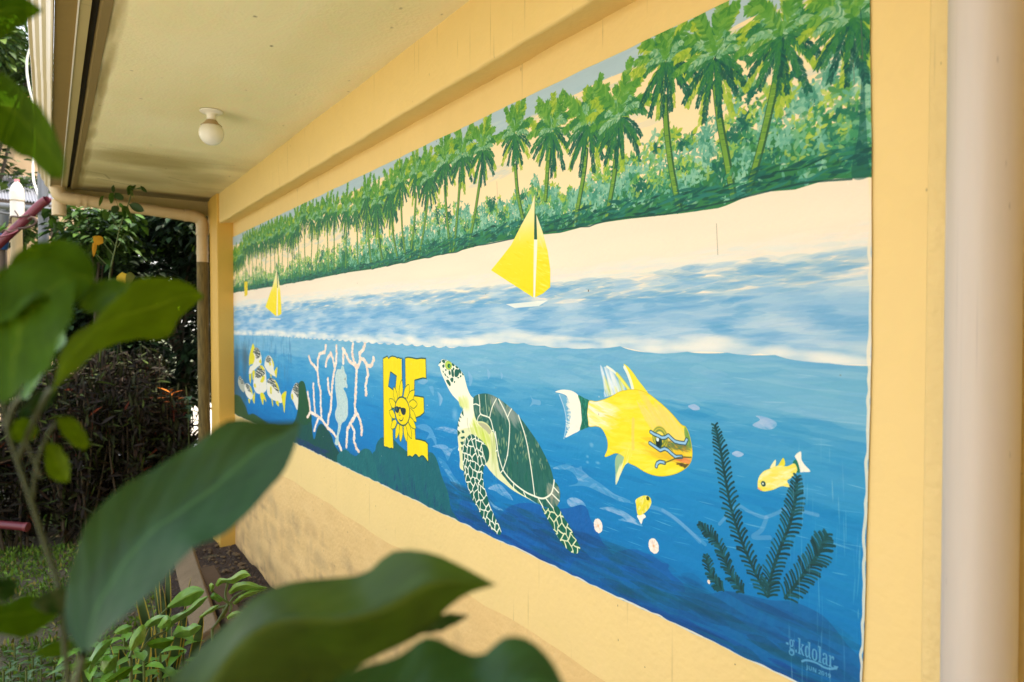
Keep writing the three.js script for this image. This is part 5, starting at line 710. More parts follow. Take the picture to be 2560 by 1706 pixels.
{ // bamboo stake and bottle
  const t = thing('bamboo_stake', 'bamboo stake carrying a white plastic bottle left of the grey post', 'stake'), q = [[-8.164,2.385,1.422],[-8.173,2.748,1.42]];
  const n = 7, y1 = q[1][1], pts = []; for (let i = 0; i <= n * 6; i++) { const f = i / (n * 6), k = i % 6; pts.push(new THREE.Vector2(0.048 + (k === 0 ? 0.005 : 0), y1 * f)); } const g = new THREE.LatheGeometry(pts, 18); g.translate(q[0][0], 0, q[0][2]); part('stalk', g, M.bamboo, t);
  const b = thing('plastic_bottle', 'white plastic bottle with pink cap standing on the bamboo stake', 'bottle'), c = [[-8.168,2.732,1.413],[-8.175,3.111,1.409]], H = c[1][1] - c[0][1], s = 0.062 / 0.062;
  const prof = [[0.03, 0], [0.056, 0.0], [0.0585, 0.03], [0.0585, 0.42], [0.055, 0.45], [0.0585, 0.48], [0.0605, 0.66], [0.056, 0.76], [0.036, 0.87], [0.017, 0.93], [0.017, 0.945]].map(([r, h]) => new THREE.Vector2(r * s, h * H)); const bg = new THREE.LatheGeometry(prof, 32); bg.translate(c[0][0], c[0][1], c[0][2]);
  part('body', bg, new THREE.MeshPhysicalMaterial({ color: lin(0.85, 0.78, 0.68), roughness: 0.3, transmission: 0.25, thickness: 0 }), b); part('cap', rod([c[0][0], c[0][1] + 0.935 * H, c[0][2]], [c[0][0], c[0][1] + H, c[0][2]], 0.021, 0.021, 20), std({ color: lin(0.75, 0.25, 0.28), roughness: 0.5 }), b); part('tie', rod([c[0][0], c[0][1] + 0.44 * H, c[0][2]], [c[0][0], c[0][1] + 0.462 * H, c[0][2]], 0.0605, 0.0605, 24), M.bamboo, b);
}
{ // red pole bound with wire
  const t = thing('red_pole', 'slanting dark red pole bound with rusty wire in front of the bottle', 'pole'), q = [[-7.703,2.319,1.635],[-7.598,2.61,1.38],[-7.555,2.803,1.22],[-7.526,2.84,1.176]];
  part('pole', tube(q, 0.039, 20, 18), M.red, t); part('broken_end', rod(q[3], [[-7.559,2.848,1.136]][0], 0.034, 0.012, 9), M.red, t);
  part('wire', tube([[-7.567,2.523,1.515],[-7.551,2.545,1.491],[-7.522,2.531,1.449],[-7.506,2.555,1.39]], 0.007, 14, 6), M.wire, t); part('wire', tube([[-7.706,2.625,1.449],[-7.706,2.682,1.447],[-7.537,2.669,1.377],[-7.505,2.68,1.329],[-7.493,2.686,1.311]], 0.008, 20, 6), M.wire, t); part('wire', tube([[-7.544,2.564,1.391],[-7.503,2.574,1.33],[-7.466,2.599,1.276],[-7.454,2.628,1.256],[-7.463,2.657,1.269],[-7.48,2.666,1.293],[-7.496,2.647,1.317]], 0.011, 26, 7), M.wire, t); part('wire', tube([[-7.565,2.724,1.415],[-7.554,2.701,1.401],[-7.547,2.68,1.392],[-7.547,2.663,1.392]], 0.006, 12, 6), M.wire, t); part('wire', tube([[-7.511,2.478,1.525],[-7.467,2.495,1.459],[-7.482,2.542,1.389]], 0.008, 10, 6), M.red, t);
}
{ const t = thing('cable', 'white power cable hanging in a loose curve beside the gutter and metal roof', 'cable'); part('line', tube([[-9.114,4.715,1.301],[-9.131,4.591,1.332],[-9.131,4.449,1.336],[-9.113,4.273,1.317],[-9.093,4.131,1.294],[-9.073,3.954,1.271],[-9.065,3.724,1.27],[-9.072,3.53,1.287],[-9.013,3.377,1.295],[-8.944,3.243,1.289],[-8.864,3.137,1.265],[-8.662,3.023,1.239]], 0.011, 60, 8), M.white, t); }
{ // pots on the left
  const t = thing('hanging_pot', 'grey plastic pot with spiky plant at the left edge behind the red pole', 'plant pot'), p = [[-9.491,2.807,1.578],[-9.493,2.907,1.576]], g = new THREE.LatheGeometry([[0, 0], [0.04, 0], [0.07, 0.19], [0.076, 0.2], [0.07, 0.205], [0.06, 0.19]].map(([a, b]) => new THREE.Vector2(a, b)), 24); g.translate(...p[0]); part('pot', g, M.galv, t); const R = rng(5); for (let i = 0; i < 14; i++) part('leaf', leaves([{ pos: V(p[1][0], p[1][1] - 0.02, p[1][2]), dir: V(R() - 0.5, 0.8, (R() - 0.5) * 1.4), up: V(1, 0.2, 0), len: 0.2 + R() * 0.1, w: 0.012, curl: 0.3, col: jig(R, [0.06, 0.08, 0.03], 0.3) }], 4), M.leaf, t); part('post', rod([p[0][0], 0, p[0][2]], p[0], 0.03, 0.03, 8), M.timber, t);
  const u = thing('flower_pot', 'small blue pot with light green leaves at the left edge above the big leaf', 'plant pot'), q = [[-8.625,2.524,1.56]][0], h = new THREE.LatheGeometry([[0, -0.06], [0.05, -0.06], [0.075, 0.09], [0.08, 0.1], [0.07, 0.1]].map(([a, b]) => new THREE.Vector2(a, b)), 24); h.translate(...q); part('pot', h, std({ color: lin(0.015, 0.05, 0.16), roughness: 0.35 }), u); for (let i = 0; i < 22; i++) part('leaf', leaves([{ pos: V(q[0], q[1] + 0.09, q[2]), dir: V(R() - 0.5, 0.25 + R() * 0.5, (R() - 0.7) * 1.6), up: V(0.3, 1, 0), len: 0.12 + R() * 0.1, w: 0.05, curl: 0.3, col: jig(R, [0.12, 0.24, 0.04], 0.3) }], 4), M.leaf, u); part('stand', rod([q[0], 0, q[2]], [q[0], q[1] - 0.06, q[2]], 0.03, 0.03, 8), M.timber, u);
}

// ------------------------------------------------------------------ low plants in the bed at the bottom left
{
  const R = rng(111);
  const mk = (label, pos, n, H) => { const t = thing('snake_plant', label, 'plant', pos); for (let i = 0; i < n; i++) { const a = R() * 6.28, r = R() * 0.06, h = H * (0.6 + R() * 0.45); const g = leaves([{ pos: V(Math.cos(a) * r, 0, Math.sin(a) * r), dir: V(Math.cos(a) * 0.2, 1, Math.sin(a) * 0.2), up: V(Math.sin(a + 0.6), 0.1, Math.cos(a)), len: h, w: 0.036, curl: 0, col: lin(0.05, 0.085, 0.025), edge: lin(0.62, 0.46, 0.06), q: [-1, -0.7, 0, 0.7, 1], prof: (q) => Math.min(1, 0.55 + q * 0.9) * (q > 0.75 ? Math.sqrt(Math.max(0.02, (1 - q) / 0.25)) : 1) }], 9), c = g.attributes.color, p = g.attributes.position;
    for (let k = 0; k < c.count; k++) if (k % 5 && k % 5 < 4) { const b = 1 + 0.6 * Math.sin(Math.floor(k / 5) * 2.1); c.setXYZ(k, 0.05 * b, 0.09 * b, 0.03 * b); } part('leaf', g, M.leaf, t); } return t; };
  const a = [[-3.204,.454,.785],[-2.692,.554,.917],[-2.734,.524,.802],[-2.502,.613,.991],[-2.387,.612,.911]];
  mk('snake plant with yellow edged upright leaves beside the leaning kerb slab', [a[0][0], a[0][1] - 0.26, a[0][2]], 11, 0.52);
  mk('snake plant with yellow edges low among the glossy green leaves', [a[1][0], a[1][1] - 0.3, a[1][2]], 9, 0.42);
  mk('snake plant with yellow edges just left of the dark foreground leaf', [a[2][0], a[2][1] - 0.3, a[2][2]], 8, 0.42);
  mk('snake plant at the very bottom edge under the glossy leaves', [a[3][0], a[3][1] - 0.3, a[3][2]], 9, 0.4);
}
function bigLeaf(t, d, mat, wave = 0, label) { // lofted leaf: left edge, midrib, right edge, in millimetres
  const cv = d.map((a) => { const p = []; for (let i = 0; i < a.length; i += 3) p.push(V(a[i], a[i + 1], a[i + 2]).multiplyScalar(0.001)); return new THREE.CatmullRomCurve3(p, false, 'centripetal'); });
  const n = 26, m = 10, pos = [], uvs = [], idx = [], L = V(), Q = V(), Rr = V(), p = V(), nn = V();
  for (let i = 0; i <= n; i++) {
    const f = i / n; cv[0].getPoint(f, L); cv[1].getPoint(f, Q); cv[2].getPoint(f, Rr); nn.crossVectors(Rr.clone().sub(L), cv[1].getTangent(f)).normalize();
    for (let j = 0; j <= m; j++) { const s = j / m * 2 - 1; if (s < 0) p.copy(Q).lerp(L, -s); else p.copy(Q).lerp(Rr, s); const w = Rr.distanceTo(L); p.addScaledVector(nn, w * (0.06 * (1 - s * s) * -1 + wave * s * s * Math.sin(f * 13 + (s > 0 ? 1 : 2.6)) * 0.1 + 0.012 * Math.sin((f * 1.0 + Math.abs(s) * 0.35) * 46))); pos.push(p.x, p.y, p.z); uvs.push(j / m, f); }
  }
  for (let i = 0; i < n; i++) for (let j = 0; j < m; j++) { const a = i * (m + 1) + j, b = a + m + 1; idx.push(a, b, a + 1, b, b + 1, a + 1); }
  const g = new THREE.BufferGeometry(); g.setAttribute('position', new THREE.Float32BufferAttribute(pos, 3)); g.setAttribute('uv', new THREE.Float32BufferAttribute(uvs, 2)); g.setIndex(idx); g.computeVertexNormals(); return part('leaf', g, mat, t, label);
}
// leaf blade texture: midrib and side veins
function bladeTex(base, vein, seed) {
  const enc = (c) => (c <= 0.0031308 ? c * 12.92 : 1.055 * Math.pow(Math.max(0, c), 1 / 2.4) - 0.055);
  const t = noiseTex(256, (u, v) => { const s = Math.abs(u - 0.5) * 2, a = Math.abs(((v * 11 - s * 3.2) % 1 + 1) % 1 - 0.5), k = Math.max(s < 0.035 ? 1 : 0, (1 - Math.min(1, a / 0.05)) * 0.5), n = 1 + fbm(u * 5, v * 5, seed, 3) * 0.5; return base.map((c, i) => g255(enc(c * n * (1 - k) + vein[i] * k))); }, true);
  t.wrapS = t.wrapT = THREE.ClampToEdgeWrapping; return t;
}
const blade = (base, vein, seed, o = {}) => new THREE.MeshPhysicalMaterial({ map: bladeTex(base, vein, seed), roughness: 0.42, transmission: 0.3, thickness: 0, specularIntensity: 0.5, side: THREE.DoubleSide, ...o });
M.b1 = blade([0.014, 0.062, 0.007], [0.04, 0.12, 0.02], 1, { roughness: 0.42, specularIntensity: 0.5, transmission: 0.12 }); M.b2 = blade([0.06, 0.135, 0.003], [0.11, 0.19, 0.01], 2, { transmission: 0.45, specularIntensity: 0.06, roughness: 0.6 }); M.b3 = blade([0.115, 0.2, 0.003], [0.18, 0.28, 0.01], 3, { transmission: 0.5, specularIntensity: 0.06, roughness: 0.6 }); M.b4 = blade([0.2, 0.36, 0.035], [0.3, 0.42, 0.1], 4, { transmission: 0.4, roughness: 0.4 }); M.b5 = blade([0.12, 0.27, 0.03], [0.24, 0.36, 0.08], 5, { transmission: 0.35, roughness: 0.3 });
M.stemDark = std({ color: lin(0.03, 0.045, 0.008), roughness: 0.6 });
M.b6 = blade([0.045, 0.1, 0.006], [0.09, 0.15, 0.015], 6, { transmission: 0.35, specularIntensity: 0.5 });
{ // glossy plant in the bed, a little sharper than the foreground
  const t = thing('schefflera', 'glossy bright green lobed plant at the bottom left in front of the kerb slab', 'plant');
  const S = [
    [[[-2099,915,919, -2089,926,913, -2080,937,907, -2071,948,901, -2061,959,895, -2051,969,888, -2041,976,880, -2029,983,871, -2018,988,862, -2006,990,853, -1995,987,845, -1985,980,839], [-2097,914,916, -2080,923,910, -2065,932,904, -2050,941,897, -2036,949,891, -2024,957,884, -2014,964,876, -2005,970,868, -1998,975,860, -1992,979,852, -1988,980,844, -1985,980,839], [-2095,913,914, -2090,913,904, -2085,914,895, -2078,915,887, -2071,917,878, -2062,921,870, -2051,927,862, -2040,935,856, -2027,945,850, -2013,955,845, -1999,967,841, -1985,980,839]], M.b5], [[[-2099,847,922, -2089,865,920, -2079,883,917, -2066,898,910, -2051,909,900, -2035,918,890, -2019,926,879, -2005,938,871, -1992,953,864, -1978,965,856, -1962,973,846, -1947,979,835], [-2097,847,919, -2080,866,916, -2062,884,912, -2044,897,904, -2025,909,896, -2009,920,887, -1994,930,878, -1982,941,869, -1972,952,861, -1963,963,853, -1955,971,844, -1947,979,835], [-2095,846,916, -2089,859,910, -2082,870,902, -2071,878,892, -2060,886,883, -2048,897,874, -2033,908,866, -2018,920,858, -2000,933,850, -1983,947,844, -1965,963,840, -1947,979,835]], M.b5],
    [[[-2080,879,982, -2072,887,978, -2064,896,974, -2056,904,971, -2048,911,966, -2039,918,961, -2030,923,955, -2021,927,950, -2011,931,944, -2002,933,938, -1992,934,932, -1983,934,926], [-2077,877,977, -2062,886,973, -2048,895,970, -2035,903,966, -2023,911,962, -2013,917,957, -2004,922,953, -1997,926,947, -1992,929,942, -1988,931,936, -1985,933,931, -1983,934,926], [-2073,876,972, -2071,878,967, -2068,880,961, -2064,882,956, -2059,886,951, -2053,891,947, -2044,896,942, -2034,902,938, -2022,908,934, -2010,916,930, -1996,925,928, -1983,934,926]], M.b5], [[[-2076,958,795, -2064,972,793, -2050,984,789, -2034,988,781, -2019,991,774, -2003,998,767, -1988,1008,761, -1974,1017,755, -1959,1026,749, -1944,1031,743, -1929,1027,738, -1916,1022,735], [-2074,955,792, -2055,969,790, -2036,981,787, -2016,987,781, -1998,991,775, -1981,997,770, -1966,1004,764, -1954,1012,759, -1943,1019,752, -1932,1024,746, -1924,1024,740, -1916,1022,735], [-2072,953,790, -2065,960,784, -2056,966,778, -2046,969,772, -2034,970,766, -2021,972,759, -2007,979,754, -1991,987,749, -1974,995,745, -1955,1004,742, -1936,1014,738, -1916,1022,735]], M.b4],
    [[[-2055,939,765, -2046,950,760, -2038,961,755, -2028,969,748, -2017,975,740, -2006,978,731, -1995,978,723, -1984,977,715, -1973,975,707, -1962,973,699, -1951,972,691, -1940,970,684], [-2054,936,763, -2039,946,758, -2024,956,754, -2009,964,748, -1995,969,741, -1983,973,733, -1972,974,726, -1963,973,718, -1956,972,709, -1950,971,701, -1945,971,692, -1940,970,684], [-2052,932,761, -2048,935,753, -2044,939,745, -2038,941,737, -2031,943,729, -2022,945,721, -2012,947,714, -1999,949,707, -1986,952,700, -1971,957,694, -1956,963,689, -1940,970,684]], M.b4], [[[-2048,906,756, -2039,916,751, -2030,925,745, -2021,934,740, -2012,941,734, -2002,948,727, -1992,953,720, -1982,957,713, -1971,959,706, -1961,961,698, -1950,963,691, -1940,965,684], [-2046,904,753, -2031,914,749, -2017,925,744, -2003,934,740, -1991,942,735, -1979,949,729, -1970,954,722, -1961,958,715, -1954,961,708, -1949,963,700, -1944,964,692, -1940,965,684], [-2044,902,750, -2041,906,743, -2037,911,736, -2032,917,729, -2026,922,723, -2018,927,716, -2008,932,710, -1997,938,704, -1984,944,698, -1970,951,693, -1955,958,688, -1940,965,684]], M.b4],
    [[[-1977,886,920, -1970,896,917, -1963,905,914, -1955,914,910, -1946,918,904, -1936,917,898, -1926,917,892, -1917,922,886, -1908,930,881, -1899,933,875, -1890,931,870, -1880,929,864], [-1976,882,918, -1962,890,914, -1948,898,911, -1935,905,907, -1922,909,902, -1911,912,896, -1901,914,891, -1894,919,885, -1889,924,880, -1885,928,874, -1882,929,869, -1880,929,864], [-1975,879,916, -1972,877,910, -1968,875,903, -1963,874,897, -1957,876,891, -1950,880,885, -1941,885,880, -1931,891,875, -1919,899,871, -1906,908,868, -1893,918,866, -1880,929,864]], M.b5], [[[-2122,868,1044, -2120,872,1041, -2118,876,1038, -2116,880,1035, -2113,883,1031, -2111,886,1027, -2108,888,1023, -2105,889,1018, -2102,890,1014, -2099,888,1010, -2096,887,1005, -2093,885,1001], [-2120,865,1041, -2114,868,1038, -2109,872,1034, -2104,874,1031, -2100,877,1027, -2096,879,1023, -2093,881,1019, -2092,883,1015, -2091,884,1011, -2091,885,1008, -2092,885,1004, -2093,885,1001], [-2118,863,1039, -2118,862,1034, -2118,860,1030, -2118,859,1025, -2117,859,1021, -2115,860,1017, -2113,862,1013, -2109,865,1010, -2105,869,1006, -2101,874,1004, -2097,879,1003, -2093,885,1001]], M.b5],
    [[[-1984,869,1019, -1991,874,1018, -1998,879,1017, -2005,885,1015, -2011,890,1013, -2016,895,1009, -2020,898,1004, -2024,901,998, -2028,905,992, -2032,907,986, -2035,903,979, -2040,892,976], [-1982,867,1016, -1981,873,1014, -1981,878,1011, -1982,883,1008, -1984,888,1005, -1987,892,1001, -1991,895,996, -1997,897,991, -2006,899,986, -2016,900,982, -2027,898,978, -2040,892,976], [-1980,865,1014, -1991,863,1008, -2001,862,1002, -2010,861,997, -2018,861,991, -2024,862,986, -2029,864,982, -2032,868,978, -2034,873,975, -2037,879,975, -2038,885,975, -2040,892,976]], M.b4], [[[-1993,869,979, -1987,875,975, -1981,880,970, -1974,885,966, -1968,889,961, -1961,892,955, -1954,893,950, -1947,893,945, -1940,894,939, -1933,894,934, -1927,894,929, -1920,894,923], [-1991,866,976, -1978,871,972, -1966,875,968, -1955,880,964, -1945,883,959, -1936,886,954, -1929,888,949, -1924,890,944, -1921,891,938, -1920,892,933, -1920,893,928, -1920,894,923], [-1989,863,974, -1989,859,968, -1988,855,963, -1986,853,957, -1982,852,951, -1977,853,945, -1970,856,940, -1962,861,935, -1952,867,931, -1942,875,928, -1931,884,926, -1920,894,923]], M.b2],
    [[[-1928,865,1115, -1938,870,1113, -1947,875,1110, -1956,880,1107, -1964,885,1103, -1972,890,1098, -1980,894,1093, -1987,898,1087, -1993,901,1080, -1999,902,1072, -2003,900,1063, -2008,896,1053], [-1925,861,1111, -1928,868,1108, -1930,875,1105, -1934,881,1101, -1938,887,1097, -1944,891,1092, -1952,895,1086, -1961,897,1081, -1971,899,1074, -1983,899,1068, -1995,898,1060, -2008,896,1053], [-1923,857,1107, -1937,858,1103, -1952,859,1098, -1965,860,1094, -1976,862,1088, -1985,864,1083, -1992,867,1077, -1997,871,1071, -2001,876,1066, -2004,882,1061, -2006,889,1057, -2008,896,1053]], M.b5], [[[-2047,888,844, -2041,894,841, -2034,899,837, -2027,905,834, -2021,911,831, -2014,916,827, -2008,921,824, -2001,926,820, -1994,931,816, -1987,934,812, -1980,937,808, -1972,939,803], [-2046,886,842, -2033,893,840, -2021,901,837, -2009,907,834, -1999,914,831, -1991,919,828, -1984,924,824, -1979,928,821, -1976,932,816, -1974,935,812, -1973,937,808, -1972,939,803], [-2044,884,841, -2041,887,836, -2037,890,832, -2032,894,828, -2027,898,824, -2021,902,820, -2014,906,816, -2006,911,812, -1998,917,809, -1990,924,807, -1981,931,805, -1972,939,803]], M.b4],
    [[[-2004,888,780, -1998,893,778, -1992,898,776, -1986,903,773, -1980,908,771, -1974,911,768, -1967,914,764, -1961,916,761, -1954,917,758, -1947,918,755, -1941,918,751, -1934,919,748], [-2002,885,779, -1990,891,777, -1979,897,776, -1968,903,774, -1959,908,772, -1951,912,769, -1945,914,766, -1940,916,763, -1937,917,759, -1935,918,756, -1934,918,752, -1934,919,748], [-2001,881,777, -1998,883,773, -1994,885,770, -1990,887,766, -1985,889,763, -1980,891,760, -1974,894,757, -1967,897,755, -1959,901,752, -1951,906,750, -1943,912,749, -1934,919,748]], M.b4], [[[-1967,844,1085, -1967,850,1083, -1966,856,1082, -1965,862,1081, -1964,868,1079, -1963,873,1077, -1960,877,1073, -1957,879,1068, -1953,880,1063, -1950,880,1058, -1946,879,1052, -1943,878,1047], [-1964,837,1080, -1955,844,1077, -1948,851,1075, -1941,857,1072, -1936,863,1069, -1932,869,1067, -1930,873,1063, -1929,876,1060, -1931,878,1057, -1934,879,1054, -1938,878,1050, -1943,878,1047], [-1960,831,1075, -1964,830,1070, -1967,830,1065, -1969,829,1060, -1969,831,1056, -1969,835,1052, -1967,840,1050, -1965,846,1048, -1960,853,1047, -1955,861,1047, -1949,870,1047, -1943,878,1047]], M.b5],
    [[[-1960,815,1075, -1955,821,1070, -1949,827,1065, -1944,832,1060, -1939,838,1055, -1933,843,1051, -1928,849,1045, -1922,853,1040, -1916,857,1034, -1910,859,1028, -1903,860,1022, -1897,862,1016], [-1958,811,1072, -1945,819,1067, -1934,826,1062, -1923,832,1057, -1914,839,1052, -1907,844,1047, -1901,849,1042, -1897,853,1036, -1895,856,1031, -1895,858,1026, -1896,860,1021, -1897,862,1016], [-1955,807,1068, -1956,807,1062, -1956,808,1056, -1954,809,1050, -1952,811,1044, -1948,814,1038, -1942,818,1033, -1935,824,1028, -1926,832,1024, -1917,842,1021, -1907,852,1019, -1897,862,1016]], M.b2], [[[-2009,969,821, -2006,973,822, -2002,978,823, -1999,982,824, -1995,987,825, -1991,992,826, -1987,996,825, -1982,999,824, -1976,1002,823, -1971,1002,821, -1966,1001,820, -1961,1000,819], [-2008,968,819, -1998,973,821, -1989,979,822, -1980,985,823, -1973,990,824, -1967,994,825, -1962,997,825, -1959,1000,824, -1958,1002,822, -1958,1002,821, -1959,1001,820, -1961,1000,819], [-2007,966,817, -2005,968,816, -2004,970,816, -2001,972,815, -1999,975,815, -1995,977,814, -1991,980,814, -1985,983,814, -1980,987,815, -1974,991,816, -1967,995,818, -1961,1000,819]], M.b4], [[[-2009,955,821, -2009,957,818, -2010,960,815, -2010,962,812, -2009,961,808, -2009,958,804, -2009,955,801, -2009,952,798, -2008,949,795, -2008,945,792, -2008,942,789, -2008,938,785], [-2008,952,820, -2005,953,818, -2003,954,815, -2000,954,812, -1999,953,809, -1998,951,806, -1997,949,803, -1998,946,799, -2000,943,795, -2002,942,792, -2005,940,789, -2008,938,785], [-2008,948,819, -2011,945,816, -2013,941,812, -2016,938,808, -2017,935,805, -2018,932,801, -2018,930,798, -2017,928,795, -2015,929,792, -2013,931,789, -2011,935,787, -2008,938,785]], M.b5],
    [[[-1889,949,966, -1886,954,964, -1882,960,961, -1879,965,959, -1875,970,957, -1872,975,955, -1868,980,952, -1863,983,949, -1858,984,945, -1854,982,942, -1851,978,940, -1847,974,938], [-1887,946,962, -1877,952,960, -1867,958,958, -1859,963,957, -1852,968,955, -1846,972,953, -1842,976,950, -1840,979,947, -1840,979,944, -1841,978,941, -1844,976,940, -1847,974,938], [-1884,943,957, -1883,944,954, -1882,944,952, -1880,945,949, -1878,946,946, -1875,948,944, -1872,951,941, -1867,954,939, -1862,958,938, -1857,963,938, -1852,969,938, -1847,974,938]], M.b5], [[[-1952,877,1149, -1944,882,1146, -1936,887,1142, -1928,892,1138, -1920,897,1135, -1912,901,1130, -1904,905,1126, -1896,908,1122, -1887,910,1118, -1879,912,1114, -1871,912,1110, -1863,913,1106], [-1951,871,1148, -1936,877,1144, -1921,883,1140, -1908,889,1136, -1896,894,1132, -1886,899,1128, -1878,903,1123, -1872,906,1119, -1867,908,1115, -1865,910,1112, -1863,912,1109, -1863,913,1106], [-1949,865,1146, -1944,866,1142, -1939,866,1137, -1933,867,1132, -1926,869,1128, -1918,872,1123, -1910,876,1119, -1901,881,1115, -1891,888,1111, -1882,896,1109, -1872,904,1107, -1863,913,1106]], M.b2],
  ];
  for (const [d, m] of S) bigLeaf(t, d, m, 0.5);
  for (const p of [[[-2.019,.87,.803],[-2.032,.912,.768],[-2.043,.927,.748],[-2.023,.946,.717]], [[-2.025,.856,.813],[-2.034,.898,.772],[-2.059,.932,.771],[-2.056,.965,.765]], [[-2.032,.915,.768],[-2.04,.939,.796],[-2.029,.965,.815]], [[-2.027,.877,.78],[-2.04,.898,.78],[-2.032,.915,.768]], [[-2.019,.893,.767],[-2.028,.908,.762],[-2.032,.915,.768]], [[-2.097,.911,.917],[-2.068,.901,.945],[-2.06,.883,.97],[-2.031,.862,1],[-1.983,.848,1.019]], [[-2.099,.847,.922],[-2.03,.866,.962],[-2.001,.85,.992]], [[-2.043,.886,.839],[-2.05,.898,.812],[-2.035,.908,.772]]]) part('stem', tube(p, 0.0035, 16, 6), M.stemGreen, t);
  const b = [[-2.025,.856,.813],[-1.981,.848,1.016]]; for (const q of b) part('stem', tube([[q[0], 0.0, q[2]], [q[0] + 0.02, q[1] * 0.6, q[2]], q], [0.008, 0.004], 12, 6), M.stemGreen, t);
}
{ // denser low greenery round the glossy plant
  const R = rng(151), t = [[-2.66,.629,1.045],[-2.845,.554,.964],[-2.405,.667,1.025],[-2.355,.667,.95],[-2.445,.667,1.083],[-2.548,.596,.882],[-2.724,.56,.786],[-2.703,.602,1.109]];
  const names = ['left of the others', 'under the big dark leaf', 'low in the middle', 'beside the snake plant', 'nearest the lawn', 'among the yellow edged blades', 'nearest the kerb slab', 'at the lawn edge'];
  t.forEach((p, i) => { const o = thing('leafy_herb', 'bright green leafy herb in the bed at the bottom left, ' + names[i], 'plant', [p[0], 0, p[2]]); part('stem', tube([V(0, 0, 0), V(0.01, p[1] * 0.6, 0), V(0, p[1], 0)], 0.004, 8, 5), M.stemGreen, o); for (let k = 0; k < 12; k++) { const a = k * 2.4 + i; part('leaf', leaves([{ pos: V(0, p[1] - k * 0.018, 0), dir: V(Math.cos(a), 0.35 - k * 0.03, Math.sin(a)), up: V(0, 1, 0), len: 0.07 + R() * 0.05, w: 0.036, curl: 0.35, col: jig(R, [0.13, 0.27, 0.03], 0.3), rib: 1.3 }], 5), M.leafGloss, o); } });
}
{ // ground cover seedlings at the bottom left
  const R = rng(131), t = [[-3.57,.232,1.333],[-3.637,.203,1.255],[-4.051,.109,1.334],[-3.106,.365,1.179],[-3.214,.347,1.338],[-3.859,.157,1.228],[-3.044,.399,1.263]];
  t.forEach((p) => { const o = thing('seedling', 'small broad leaved seedling in the grass at the lower left corner', 'plant', [p[0], Math.max(0, p[1] - 0.05), p[2]], 'seedlings in the lower left grass'); for (let i = 0; i < 8; i++) { const a = i * 2.4; part('leaf', leaves([{ pos: V(0, 0.01 * i, 0), dir: V(Math.cos(a), 0.5, Math.sin(a)), up: V(0, 1, 0), len: 0.035 + R() * 0.035, w: 0.02, curl: 0.3, col: jig(R, [0.07, 0.15, 0.03], 0.3) }], 4), M.leafGloss, o); } part('stem', tube([V(0, -p[1], 0), V(0, 0, 0), V(0, 0.09, 0)], 0.004, 4, 5), M.stemGreen, o); });
}

